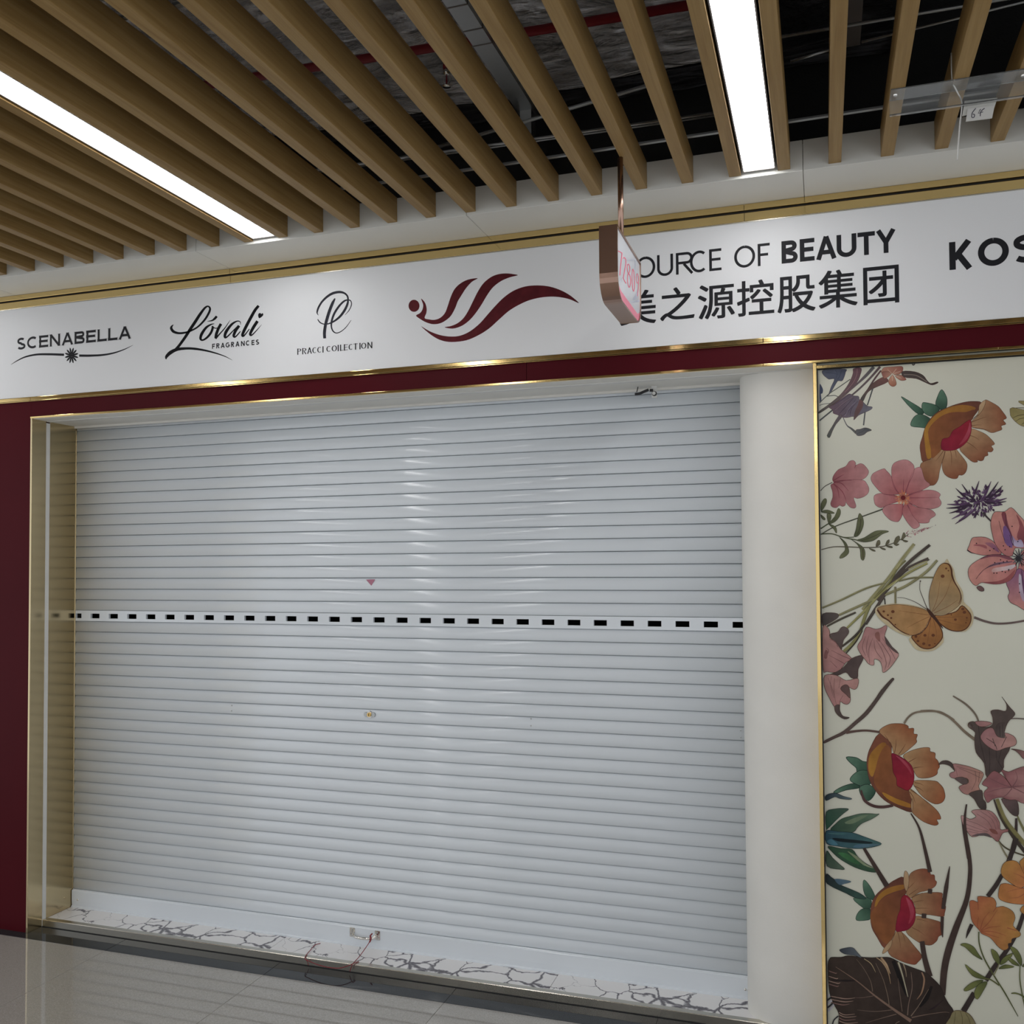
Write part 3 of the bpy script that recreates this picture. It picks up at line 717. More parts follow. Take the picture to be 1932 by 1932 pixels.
# wordmark 1
F1 = (20, 560, 7.728)
zb = (sz_(F1,420,743)+sz_(F1,1755,607))/2; zt = (sz_(F1,420,570)+sz_(F1,1690,432))/2
ext = [('S',95,218),('C',242,390),('E',420,550),('N',575,722),('A',750,912),('B',935,1080),('E',1108,1243),('L',1272,1405),('L',1427,1560),('A',1582,1755)]
midy = lambda x: 660-(x-420)*.1085
word('lettering', [(c, sx_(F1,a,midy(a)), sx_(F1,b,midy(b))) for c, a, b in ext], zb, zt, .0102, LETTER, SIGN, .0028, 1.0, 'black serif wordmark over a flourish')
p = sp_(F1)
p.line([(5,990),(100,930),(220,875),(380,842),(560,838),(780,845)], [3,14,22,28,32,34], (25,25,30)); p.line([(1000,857),(1150,858),(1340,848),(1500,820),(1650,770),(1785,705)], [34,32,28,22,14,3], (25,25,30))
for k in range(12):
    a = math.radians(15+30*k); ca, sa = math.cos(a), math.sin(a)
    q = [(12,0),(45,13),(90,14),(118,2),(90,-12),(45,-11)]
    p.poly([(890+(x*ca-y*sa)*.86, 855+(x*sa+y*ca)) for x, y in q], (25,25,30), n=2)
p.dot((890,855), 20, (25,25,30))
p.build('flourish', INK, SIGN)
# wordmark 2
F2 = (300, 560, 8.782); BK = (16,16,19); p = sp_(F2)
for pts in (
  [(240,462,6),(212,490,30),(204,525,44),(240,575,46),(320,602,36),(420,596,32),(520,566,28),(640,500,28),(750,390,33),(820,280,36),(846,200,34),(815,158,24),(760,185,34),(680,290,46),(600,415,50),(520,535,50),(430,675,46),(340,800,44),(280,870,46)],
  [(118,1035,14),(125,990,48),(190,925,62),(300,872,52),(450,856,40),(600,862,38),(780,892,30),(960,940,22),(1100,990,14),(1215,1050,3)],
  [(800,408,4),(880,392,24),(925,360,40),(958,322,38)],
  [(918,446,6),(860,460,24),(780,512,40),(710,612,48),(688,690,42),(722,718,28),(790,680,34),(855,605,40),(888,525,40),(884,482,26)],
  [(884,490,20),(930,520,16),(990,512,14)],
  [(1028,448,46),(985,525,46),(950,620,48),(938,690,40)], [(938,695,30),(1000,622,22),(1090,520,16),(1150,432,10),(1180,385,3)],
  [(1352,462,6),(1345,415,14),(1290,405,20),(1200,462,40),(1112,580,50),(1092,664,42),(1130,662,24),(1230,562,18),(1300,490,16)],
  [(1328,478,46),(1270,562,48),(1238,645,44),(1270,660,24),(1350,572,14)],
  [(1652,148,42),(1590,225,48),(1500,385,50),(1420,540,50),(1382,635,44),(1412,642,24),(1500,532,14)],
  [(1632,402,48),(1560,515,50),(1512,615,44),(1542,632,22),(1640,532,12),(1700,460,3)]):
    p.line([(a, b) for a, b, c in pts], [c for a, b, c in pts], BK)
p.poly([(1660,358),(1642,305),(1655,275),(1682,268),(1694,286),(1712,270),(1730,288),(1716,320)], BK, n=2)
p.build('script_lettering', INK, SIGN, 'black brush script wordmark with a heart dot')
zb = (sz_(F2,905,857)+sz_(F2,1640,797))/2; zt = (sz_(F2,905,774)+sz_(F2,1640,712))/2
ext = [('F',880,930),('R',950,1005),('A',1025,1090),('G',1105,1172),('R',1195,1248),('A',1270,1335),('N',1360,1422),('C',1440,1503),('E',1535,1583),('S',1605,1662)]
my = lambda x: 815-(x-905)*.083
word('lettering', [(c, sx_(F2,a,my(a)), sx_(F2,b,my(b))) for c, a, b in ext], zb, zt, .0044, LETTER, SIGN, label='small black capitals under the script wordmark')
# wordmark 3
F3 = (540, 530, 10.733); p = sp_(F3); GK = (38,38,46); G2 = (70,70,80)
p.line([(652,697),(625,640),(650,550),(720,430),(830,320),(950,250),(1080,226),(1180,250),(1240,310),(1252,390),(1237,480),(1180,600),(1090,720),(980,810),(880,860),(780,877),(690,845),(638,778)], [6,26,38,40,46,52,50,38,34,36,46,50,46,38,28,20,24,18], GK)
p.line([(990,355),(940,450),(880,600),(830,760),(795,900),(775,1050),(780,1165)], [24,58,62,62,60,62,58], GK)
p.line([(1190,690),(1270,600),(1320,490),(1310,410),(1260,387),(1180,406),(1080,500),(980,650),(925,800),(915,920),(945,1010),(1010,1055),(1100,1030),(1210,940),(1315,795)], [6,16,20,20,26,36,42,44,42,30,26,20,18,15,8], GK)
p.line([(640,640),(670,545),(740,430),(850,330),(960,265),(1080,243),(1170,262)], 4, G2); p.line([(960,430),(895,600),(840,780),(800,960)], 5, G2); p.line([(790,960),(775,1100)], 4, G2)
p.build('monogram', INK, SIGN, 'brush drawn monogram')
zb = (sz_(F3,235,1503)+sz_(F3,1740,1358))/2; zt = (sz_(F3,235,1372)+sz_(F3,1650,1240))/2
ext = [('P',225,305),('R',325,412),('A',425,522),('C',530,612),('C',630,715),('I',732,762),('C',815,905),('O',922,1028),('I',1042,1068),('L',1092,1162),('E',1170,1250),('C',1265,1350),('T',1360,1452),('I',1482,1508),('O',1518,1624),('N',1648,1746)]
my = lambda x: 1435-(x-235)*.0945
word('lettering', [(c, sx_(F3,a,my(a)), sx_(F3,b,my(b))) for c, a, b in ext], zb, zt, .0048, LETTER, SIGN, 0, .38, 'narrow black capitals under the monogram')
# crimson wave emblem
F4 = (760, 500, 5.52); p = sp_(F4); CR = (84,26,32); C2 = (72,22,28)
p.dot((117,425), 57, CR, 63, 36)
p.poly([(190,350),(230,390),(248,450),(245,500),(228,552),(270,566),(330,571),(390,550),(440,498),(470,420),(500,330),(540,250),(600,192),(680,152),(780,138),(720,175),(660,240),(605,325),(572,380),(545,450),(500,530),(440,582),(380,610),(310,616),(240,596),(180,562),(138,527),(180,500),(206,460),(211,410)], CR, C2)
p.poly([(435,648),(500,636),(570,606),(630,555),(680,480),(730,380),(780,280),(840,190),(920,125),(1000,95),(1080,88),(1150,95),(1197,107),(1110,130),(1020,170),(940,232),(880,312),(820,412),(760,500),(700,570),(630,625),(560,655),(500,662)], CR, C2)
p.poly([(190,638),(280,690),(390,730),(500,745),(600,735),(700,690),(800,610),(880,520),(960,430),(1050,340),(1150,270),(1270,225),(1400,212),(1530,225),(1650,265),(1750,322),(1835,397),(1740,358),(1640,336),(1540,330),(1430,340),(1310,370),(1200,420),(1100,482),(1000,570),(900,660),(790,730),(660,785),(510,802),(400,785),(300,732)], CR, C2)
p.build('wave_emblem', INK, SIGN, 'crimson swimmer and wave emblem')
# wordmark 4
F5 = (1190, 410, 3.715)
zb = (sz_(F5,635,372)+sz_(F5,900,342)+sz_(F5,1800,247))/3; zt = (sz_(F5,630,219)+sz_(F5,975,180)+sz_(F5,1280,140))/3
my = lambda x: 300-(x-590)*.117
X = lambda a: sx_(F5, a, my(a))
wO = X(872)-X(725)
ext = [('O',None,172),('U',185,297),('R',317,440),('C',415,533),('E',550,636),('O',725,872),('F',890,975)]
L4 = [(c, X(b)-wO if a is None else X(a), X(b)) for c, a, b in ext]
L4.insert(0, ('S', L4[0][1]-.115, L4[0][1]-.018))
word('lettering', L4[:6], zb, zt, .0092, LETTER, SIGN, label='thin black capitals of the main wordmark')
word('lettering', L4[6:], zb, zt, .0092, LETTER, SIGN, label='thin black two letter word of the main wordmark')
word('lettering', [(c, X(a), X(b)) for c, a, b in [('B',1057,1170),('E',1185,1288),('A',1298,1442),('U',1443,1582),('T',1590,1712),('Y',1718,1859)]], zb, zt, .0148, LETTER, SIGN, label='bold black capitals of the main wordmark')
# chinese line of the main wordmark
def chinese(chars, x0, x1, zlo, zhi):
    cu = bpy.data.curves.new('hanzi', 'FONT'); cu.body = chars; cu.size = 1.0; cu.offset = 0.0; cu.resolution_u = 6; cu.fill_mode = 'BOTH'
    o = bpy.data.objects.new('hanzi', cu); COL.objects.link(o)
    dg = bpy.context.evaluated_depsgraph_get(); me = bpy.data.meshes.new_from_object(o.evaluated_get(dg)); bpy.data.objects.remove(o)
    xs = [v.co.x for v in me.vertices]; ys = [v.co.y for v in me.vertices]
    ax, bx_, ay, by = min(xs), max(xs), min(ys), max(ys)
    for v in me.vertices:
        v.co = Vector((x0+(v.co.x-ax)/(bx_-ax)*(x1-x0), 0, zlo+(v.co.y-ay)/(by-ay)*(zhi-zlo)))
    me.materials.clear()
    bm = bmesh.new(); bm.from_mesh(me); geo = list(bm.verts)+list(bm.edges)+list(bm.faces)
    for q in range(1, 4):                                   # heavier pen: slightly shifted overlays
        dd = bmesh.ops.duplicate(bm, geom=geo)
        sh = Vector(((q & 1)*.0030, -q*2e-5, -(q >> 1)*.0026))
        for v in dd['geom']:
            if isinstance(v, bmesh.types.BMVert): v.co += sh
    bm.to_mesh(me); bm.free()
    c = Vector((x0, SY-.0004, zlo))
    for v in me.vertices: v.co -= Vector((c.x, 0, c.z))
    ob = link('chinese_lettering', me, LETTER, SIGN, c); return ob
for ch, a, b, yt, ybm in (('之',205,441,490,715),('源',470,722,468,706),('控',744,998,440,683),('股',1027,1287,410,660),('集',1316,1582,368,628),('团',1629,1873,343,602)):
    m_ = (a+b)/2; my2 = 580-(m_-325)*.098
    sl = -.105
    chinese(ch, sx_(F5,a,my2-(a-m_)*.1), sx_(F5,b,my2-(m_-b)*-.1), sz_(F5,m_,ybm), sz_(F5,m_,yt))
chinese('美', sx_(F5,172,620)-.128, sx_(F5,172,620), sz_(F5,100,742), sz_(F5,100,508))
# wordmark 5, running out of the picture on the right
F6 = (1732, 300, 9.66)
kz0, kz1 = at_y(1794,509.5,SY).z, at_y(1794,457,SY).z
word('lettering', [('K', at_y(1791,483,SY).x, at_y(1836,483,SY).x), ('O', at_y(1845,478,SY).x, at_y(1903.5,478,SY).x), ('S', at_y(1910,473,SY).x, at_y(1910,473,SY).x+.088)], kz0, kz1, .0185, LETTER, SIGN, label='bold black capitals at the right end of the sign')

# digits on the hanging sign and on the paper tag
FD = (1100, 400, 8.05); XF = SX1-.0030
p = Print(FD, lambda u, v: at_x(u, v, XF), 'x', XF-.0004); DG = (214,96,120); DGr = (168,172,186)
p.line([(640,735),(800,725)], 10, DGr, smooth=0); p.line([(795,730),(790,900)], 8, DGr, smooth=0); p.poly([(700,1370),(860,1330),(860,1365),(720,1372)], DGr, n=1); p.poly([(755,1330),(825,1210),(830,1290),(800,1330)], DGr, n=1); p.line([(560,1060),(600,1010)], 10, DGr, smooth=0)
p.line([(534,590),(596,625)], 12, DG, smooth=0); p.line([(594,622),(574,800),(560,965)], 12, DG, smooth=0)
p.line([(608,710),(628,690),(648,720),(650,790),(632,890),(612,1010)], 11, DG); p.line([(610,1005),(655,1085)], 11, DG, smooth=0)
p.line([(692,790),(710,830),(712,890),(692,930),(674,880),(674,810),(692,790)], 10, DG); p.line([(694,930),(720,990),(720,1100),(702,1145),(682,1090),(676,980),(694,930)], 10, DG)
p.line([(756,865),(772,910),(780,1030),(782,1150),(770,1205),(754,1150),(746,1020),(748,910),(756,865)], 10, DG)
p.line([(824,935),(842,990),(840,1060),(824,1080),(810,1030),(812,960),(824,935)], 9, DG); p.line([(842,1010),(840,1150),(826,1280)], 9, DG)
p.build('digits', INK, face, 'pink digits 72809')
FT = (1640, 100, 6.616)
p = Print(FT, lambda u, v: at_y(u, v, -.590), 'y', -.590)
p.line([(1330,690),(1285,750),(1280,800),(1305,805),(1315,770),(1290,765)], 10, (60,60,75)); p.line([(1390,700),(1360,755),(1420,735)], 10, (60,60,75), smooth=0); p.line([(1440,690),(1395,730),(1385,790)], 10, (60,60,75))
p.build('handwriting', INK, tc, 'handwritten 64')

# ------------------------------------------------------------------ botanical mural (flat print on the right wall)
MY = .03
def mu(frame): return Print(frame, lambda u, v: at_y(u, v, MY), 'y', MY)
OL = (70, 48, 40)
A = (1540,670,9.66); B = (1690,720,7.983); C_ = (1540,850,7.728); D = (1740,880,6.4375); E_ = (1540,1020,6.44); F = (1550,1270,6.44)
G = (1740,1300,6.036); H_ = (1550,1500,9.66); I_ = (1600,1620,8.78); J = (1552,1770,6.9); K = (1780,1570,5.336); T3 = (1372,1500,3.45)
ST = (84,70,70); SG = (86,88,84)
# violet grey spray at the top left
p = mu(A)
p.poly([(115,340),(150,268),(530,255),(535,310),(510,400),(470,470),(400,470),(360,520),(260,690),(200,745),(230,700),(270,580),(330,440),(250,440),(210,430)], (82,86,100), (72,76,92), OL, 3)
for q in ([(180,320),(300,330),(400,350)], [(350,270),(380,340),(360,420)], [(460,280),(430,380),(390,440)]): p.line(q, 8, (58,62,78))
p.poly([(62,540),(100,570),(125,640),(110,700),(85,710),(95,820),(62,860)], (62,68,88), (75,80,98), n=3)
p.line([(60,870),(230,710),(420,580),(620,440)], 16, SG); p.line([(190,750),(330,735),(400,762)], 14, SG); p.line([(60,915),(150,890),(270,880)], 11, SG)
p.poly([(680,245),(820,238),(800,370),(740,500),(590,680),(400,830),(230,950),(60,1060),(60,1018),(240,890),(430,730),(560,570),(640,420),(672,320)], (98,72,80), (84,84,80), OL, 3)
p.line([(745,250),(735,370),(660,520),(520,680)], 12, (125,95,100))
p.line([(1050,215),(900,380),(740,530),(560,690)], [60,55,34,20], (88,88,90), (92,74,80)); p.line([(1165,210),(1000,400),(800,600),(600,770),(300,1000),(60,1195)], [44,40,34,30,28,26], (92,76,78), (72,76,76))
p.line([(1180,280),(1060,440),(960,600),(830,820)], [30,34,30,34], (88,64,66), (74,72,70))
p.poly([(1240,400),(1310,485),(1060,600),(930,690),(850,850),(800,815),(880,690),(1000,545),(1110,455)], (100,70,66), (72,70,68), OL, 3)
p.build('printed_stem', INK, wall_right)
p = mu(A)
p.poly([(230,950),(310,900),(480,780),(600,705),(680,740),(770,750),(790,810),(850,850),(890,890),(940,930),(1020,945),(1000,990),(900,1040),(770,1100),(685,1185),(680,1120),(560,1140),(460,1130),(390,1090),(310,1060),(300,1000)], (96,78,88), (92,92,102), OL, 3)
p.poly([(790,820),(850,850),(840,960),(760,1090),(690,1180),(700,1040),(760,900)], (100,72,72), (84,70,70), n=3)
for q in ([(330,990),(480,900),(640,770)], [(400,1090),(520,960),(680,780)], [(470,1110),(600,1000),(720,800)], [(620,1110),(640,980),(760,840)], [(300,920),(460,820),(600,720)]): p.line(q, [5,12,5], (66,56,70))
p.line([(340,1000),(520,860),(660,760)], 7, (128,108,114)); p.line([(520,1110),(600,980),(700,860)], 8, (118,108,122))
p.poly([(420,1090),(470,1130),(360,1260),(290,1400),(245,1505),(195,1465),(290,1300)], (92,84,88), (76,80,76), OL, 2)
p.line([(490,1140),(560,1280),(640,1340),(730,1420)], [12,18,34,50], (84,82,88), SG)
p.poly([(720,1410),(730,1360),(800,1350),(880,1325),(950,1335),(1010,1370),(930,1400),(870,1450),(790,1472),(740,1460)], (92,92,94), (72,74,76), OL, 3)
p.line([(740,1430),(830,1400),(900,1345)], 6, (60,62,66)); p.line([(1030,610),(960,830),(930,915)], [26,22,24], (78,80,80)); p.line([(890,1035),(862,1280)], 24, (78,80,80), smooth=0)
p.build('printed_leaf', INK, wall_right)
p = mu(A)
p.poly([(1380,330),(1190,330),(1210,250),(1260,222),(1400,212),(1560,206),(1580,270),(1530,340),(1440,360)], (168,125,108), (132,82,72), OL, 3)
p.poly([(1370,340),(1250,430),(1205,370),(1200,310),(1290,300)], (165,125,108), (128,84,76), OL, 3)
p.poly([(1390,360),(1460,500),(1440,560),(1385,572),(1335,535),(1318,470)], (170,132,112), (138,88,70), OL, 3)
p.poly([(1440,380),(1530,360),(1600,400),(1640,448),(1560,466),(1500,440)], (170,130,112), (128,76,66), OL, 3)
for q in ([(1380,340),(1300,260)], [(1390,340),(1460,250)], [(1380,345),(1390,470)], [(1390,350),(1550,420)], [(1410,340),(1540,290)]): p.line(q, 8, (188,160,142), smooth=0)
p.build('printed_flower', INK, wall_right)
p = mu((1372,680,3.45))
p.poly([(1140,72),(1220,74),(1275,98),(1300,130),(1325,150),(1365,140),(1372,146),(1335,160),(1295,146),(1230,118),(1150,108)], (74,66,64), (58,50,48), OL, 3, 3); p.line([(1150,92),(1230,98),(1300,140)], 5, (120,108,100)); p.line([(1204,24),(1212,30),(1222,22)], 8, (74,66,64))
p.build('printed_leaf', INK, wall_right)

# orange cup flowers
GR = (42,66,54); GR2 = (84,112,94)
def cup(fr_, sepals, back, yel, main, yel2, red, redhi, petals, veins, base, tip, curls=()):
    p = mu(fr_)
    for s in sepals:
        p.poly(s, GR2, GR, (30,44,38), 3, 7)
    p.poly(back, (108,66,50), (88,54,44), OL, 3)
    for s in petals: p.poly(s, base, tip, OL, 3)
    for a, b in veins: p.line([a, ((a[0]+b[0])/2+8, (a[1]+b[1])/2-6), b], [9,7,2], (96,62,44))
    for s in yel: p.poly(s, (146,104,46), (128,86,42), None, 3)
    p.poly(main, (120,75,46), (98,58,44), None, 3)
    for s in yel2: p.poly(s, (156,112,46), (142,96,44), None, 3)
    p.poly(red, (112,28,46), (128,34,46), (70,20,30), 3)
    if redhi: p.poly(redhi, (150,66,80), (134,48,62), None, 3)
    for s in curls: p.poly(s, (150,122,92), (160,134,104), OL, 3)
    p.build('printed_flower', INK, wall_right)
cup(B, [[(85,225),(230,310),(390,410),(420,480),(340,490),(220,390),(130,290)], [(695,120),(760,220),(775,300),(760,390),(690,430),(600,350),(640,200)], [(400,330),(440,315),(590,350),(660,420),(560,520),(450,490),(395,410)], [(235,600),(290,520),(370,490),(480,530),(530,590),(460,690),(380,690),(235,670)]],
    [(365,960),(400,840),(440,700),(520,560),(640,450),(780,390),(900,345),(1060,305),(1180,297),(1290,315),(1250,420),(1150,560),(1000,800),(700,1010),(600,1110),(540,1150),(410,1210),(375,1080)],
    [[(430,740),(520,580),(640,470),(800,390),(1000,350),(1190,385),(1180,430),(1060,460),(900,460),(760,490),(620,570),(500,710),(495,850),(535,1050),(530,1150),(470,1150),(440,950)]],
    [(500,720),(620,570),(760,485),(900,458),(1060,458),(1185,425),(1155,570),(1060,640),(960,700),(860,760),(800,850),(705,890),(690,1020),(600,1120),(540,1150),(525,1000),(495,850)], [],
    [(690,1020),(700,870),(800,840),(860,740),(960,680),(1060,605),(1125,580),(1142,680),(1122,810),(1060,920),(940,1010),(820,1040)], [(1115,610),(1130,700),(1110,800),(1040,900),(950,960),(1010,870),(1080,740)],
    [[(1140,600),(1250,500),(1320,330),(1350,275),(1420,300),(1540,370),(1600,440),(1670,545),(1620,580),(1660,640),(1590,668),(1600,720),(1530,750),(1440,770),(1320,720),(1160,690)],
     [(1110,800),(1140,710),(1240,740),(1350,790),(1440,870),(1490,940),(1440,970),(1470,1020),(1440,1060),(1385,1060),(1390,1110),(1340,1130),(1320,1180),(1280,1195),(1230,1185),(1230,1210),(1160,1210),(1060,1130),(960,1010),(1060,910)],
     [(820,1020),(900,1015),(960,1080),(1060,1210),(1075,1290),(1050,1370),(1000,1410),(950,1410),(920,1460),(830,1455),(740,1400),(700,1300),(705,1180),(740,1040)],
     [(700,1020),(740,1040),(700,1200),(660,1350),(640,1470),(590,1550),(530,1565),(470,1560),(400,1470),(365,1350),(370,1260),(410,1210),(560,1150),(640,1060)]],
    [((1140,610),(1370,530)),((1140,665),(1290,655)),((1150,690),(1420,740)),((1115,810),(1260,880)),((1070,910),(1240,1040)),((825,1040),(840,1260)),((885,1020),(910,1150)),((720,1040),(600,1200)),((745,1050),(690,1230)),((1130,580),(1330,300))],
    (150,120,90), (118,70,50), [[(1160,560),(1240,480),(1260,350),(1350,278),(1335,370),(1270,480)]])
cup(F, [[(300,1020),(420,1025),(500,1070),(570,1090),(570,1200),(440,1205),(420,1150),(350,1090)], [(150,1440),(260,1375),(400,1340),(470,1390),(300,1420),(180,1460)], [(345,1290),(400,1220),(480,1180),(580,1200),(610,1330),(500,1370),(400,1340)], [(460,1390),(560,1350),(650,1410),(640,1480),(570,1550),(490,1500)]],
    [(560,1000),(600,890),(700,735),(850,800),(850,980),(900,1300),(1080,1420),(1110,1600),(1090,1690),(900,1620),(760,1540),(650,1420),(580,1290),(550,1120)],
    [[(570,1080),(600,970),(730,845),(790,875),(710,1000),(660,1150),(620,1260),(575,1200)]],
    [(640,1250),(700,1000),(790,872),(848,945),(855,1080),(910,1290),(920,1370),(1060,1440),(1085,1640),(900,1570),(740,1470),(650,1360)], [[(740,1445),(900,1520),(1080,1590),(1080,1635),(920,1592),(790,1520)]],
    [(850,980),(900,985),(1000,1040),(1090,1120),(1125,1230),(1110,1350),(1050,1425),(960,1390),(915,1360),(910,1280),(870,1200),(860,1080)], [(900,1000),(990,1050),(1070,1140),(1100,1240),(1040,1150),(960,1060)],
    [[(880,980),(840,850),(720,740),(700,700),(760,650),(850,615),(980,615),(1050,640),(1060,672),(1120,670),(1120,735),(1165,745),(1150,800),(1155,840),(1080,910),(960,1000)],
     [(1060,1090),(990,1010),(1070,950),(1200,910),(1310,905),(1320,950),(1380,970),(1380,1030),(1410,1060),(1435,1130),(1410,1180),(1400,1230),(1310,1270),(1180,1270),(1120,1190)],
     [(1110,1340),(1125,1310),(1200,1300),(1380,1310),(1430,1340),(1475,1390),(1495,1450),(1500,1510),(1465,1570),(1380,1590),(1280,1540),(1190,1460)],
     [(1060,1430),(1090,1410),(1200,1500),(1330,1600),(1420,1690),(1450,1770),(1400,1780),(1420,1830),(1370,1850),(1250,1810),(1150,1740),(1090,1670),(1110,1600)]],
    [((885,970),(905,800)),((935,990),(1020,860)),((845,900),(760,740)),((1060,1080),(1150,1030)),((1115,1155),(1240,1140)),((1130,1330),(1240,1365)),((1120,1370),(1240,1440)),((1085,1420),(1300,1590)),((1070,1440),(1140,1580))],
    (152,122,88), (128,74,48), [[(1085,1600),(1100,1520),(1112,1600),(1100,1690)]])
cup(I_, [[(265,350),(360,450),(440,600),(450,690),(300,630),(250,480)], [(85,660),(280,640),(390,700),(340,860),(230,800)], [(140,1020),(150,920),(240,830),(390,850),(370,990),(300,1020)], [(0,500),(180,570),(280,640),(180,655),(0,590)]],
    [(370,900),(400,720),(480,580),(660,430),(780,350),(925,310),(965,560),(870,680),(820,930),(780,1200),(700,1380),(600,1480),(480,1300),(390,1130)],
    [[(440,790),(480,640),(600,520),(740,460),(925,430),(935,495),(780,545),(620,610),(520,700),(475,775)]],
    [(380,900),(470,780),(600,640),(760,570),(935,510),(962,560),(880,680),(860,850),(820,940),(790,1150),(730,1330),(640,1410),(560,1360),(440,1190),(375,1010)], [],
    [(790,1190),(820,950),(860,850),(880,660),(950,600),(1040,670),(1100,790),(1120,930),(1090,1070),(1000,1170),(900,1200)], [(960,640),(1050,730),(1095,880),(1060,1010),(1000,1080),(1030,930),(1000,780)],
    [[(990,620),(960,570),(1000,470),(1010,300),(1050,230),(1150,180),(1270,165),(1350,200),(1370,260),(1430,270),(1440,350),(1470,390),(1430,470),(1300,530),(1180,560),(1020,660)],
     [(1110,780),(1050,660),(1150,590),(1330,560),(1550,565),(1560,640),(1600,760),(1620,800),(1600,900),(1570,960),(1350,930),(1130,910)],
     [(1080,1070),(1130,950),(1290,980),(1560,1060),(1570,1150),(1560,1250),(1500,1290),(1470,1360),(1380,1430),(1260,1420),(1130,1360),(960,1210)],
     [(860,1200),(960,1280),(1100,1450),(1200,1570),(1220,1640),(1160,1710),(1100,1755),(940,1720),(780,1650),(700,1600),(660,1500),(740,1330),(790,1210)]],
    [((1000,490),(1110,380)),((1010,600),(1170,490)),((1050,650),(1240,560)),((1090,720),(1260,690)),((1120,825),(1350,825)),((1140,1000),(1330,1050)),((1060,1140),(1260,1260)),((880,1200),(950,1390)),((820,1210),(870,1480))],
    (142,112,82), (116,64,48), [[(965,540),(920,400),(940,205),(1000,260),(1005,420)], [(720,1340),(720,1430),(660,1520),(570,1575),(600,1480)]])
# pale edge flower on the right, cut by the picture edge
p = mu(B); p.poly([(2150,480),(1760,390),(1725,480),(1740,530),(1800,600),(1880,660),(1960,675),(2120,640),(2180,560),(2160,380),(2050,300),(1932,292),(1850,310)], (140,130,92), (128,118,76), OL, 3)
for q in ([(1770,400),(1860,395),(1990,400)], [(1760,550),(1850,510),(2000,490)], [(1800,605),(1870,560),(1990,540)], [(1890,650),(1932,620),(2000,590)]): p.line(q, [4,9,9], (70,62,42))
p.build('printed_flower', INK, wall_right)

# pink blossoms
PK, PK2, PO = (128,78,82), (164,118,118), (80,46,54)
p = mu(C_)
p.line([(62,588),(130,520),(235,465)], 11, (72,68,60))
p.poly([(240,440),(250,370),(320,280),(430,230),(480,160),(540,145),(575,180),(575,215),(640,190),(690,205),(740,260),(765,310),(740,370),(680,420),(600,430),(450,430),(300,460)], PK, PK2, PO, 3, 4)
p.poly([(225,490),(350,450),(550,425),(690,435),(740,490),(770,560),(750,630),(680,680),(600,700),(545,690),(580,800),(560,840),(500,830),(450,780),(432,750),(420,800),(380,815),(340,800),(290,835),(230,820),(210,770),(240,680),(235,590),(215,530)], PK, PK2, PO, 3, 4)
for q in ([(250,440),(330,390),(400,350)], [(250,455),(400,435),(520,435)], [(250,465),(370,480),(470,590)], [(245,480),(310,560),(335,690)], [(250,480),(380,600),(440,740)], [(575,215),(560,260)]): p.line(q, [12]*(len(q)-1)+[3], (112,58,66))
p.build('printed_flower', INK, wall_right)
p = mu(C_)
p.line([(66,1225),(280,1105),(610,985),(970,855)], [16,16,18,20], (76,76,64))
for q in ([(1230,780),(1270,810),(1260,920),(1220,1010),(1180,1040),(1090,1020),(1020,960),(970,890),(975,840),(1050,790)],
          [(1190,735),(1050,790),(950,835),(870,800),(845,740),(845,660),(920,625),(1000,630),(1170,660)],
          [(1200,640),(980,632),(850,510),(800,430),(805,370),(850,320),(980,265),(1020,290),(1090,370),(1130,480),(1220,600)],
          [(1340,760),(1450,820),(1640,855),(1700,880),(1740,930),(1720,960),(1660,1000),(1640,1050),(1560,1060),(1480,1045),(1400,950),(1330,830)],
          [(1290,770),(1330,780),(1400,940),(1500,1060),(1500,1110),(1440,1140),(1390,1120),(1310,1020),(1255,900)],
          [(1310,640),(1350,470),(1420,290),(1470,250),(1530,255),(1580,420),(1660,500),(1560,570),(1470,610),(1350,660)],
          [(1260,640),(1180,590),(1110,440),(1098,360),(1100,250),(1140,180),(1240,140),(1330,140),(1410,200),(1430,270),(1400,380),(1350,480),(1310,610)],
          [(1320,700),(1360,640),(1470,600),(1620,575),(1740,590),(1810,640),(1790,690),(1825,760),(1790,820),(1700,850),(1640,850),(1500,830),(1360,760)]):
    p.poly(q, (146,84,86), PK2, PO, 3, 4)
for q in ([(1265,690),(1270,540),(1275,410)], [(1265,690),(1330,520),(1400,320)], [(1265,690),(1150,560),(1100,430)], [(1265,690),(1130,660),(980,640)], [(1265,690),(1170,750),(1060,785)], [(1265,690),(1260,850),(1240,960)], [(1265,690),(1340,820),(1400,940)], [(1265,690),(1360,770),(1460,800)], [(1265,690),(1440,620),(1540,600)], [(1265,690),(1500,690),(1780,685)]): p.line(q, [18,10,2], (122,66,74))
random.seed(3)
for k in range(26):
    a = k*2.4; r0, r1 = 45+random.random()*20, 75+random.random()*45
    p.line([(1265+r0*math.cos(a), 690+r0*math.sin(a)), (1265+r1*math.cos(a), 690+r1*math.sin(a))], 11, (178,112,76), smooth=0)
p.dot((1265,690), 60, (150,92,76)); p.dot((1267,690), 36, (92,30,34))
p.build('printed_flower', INK, wall_right)
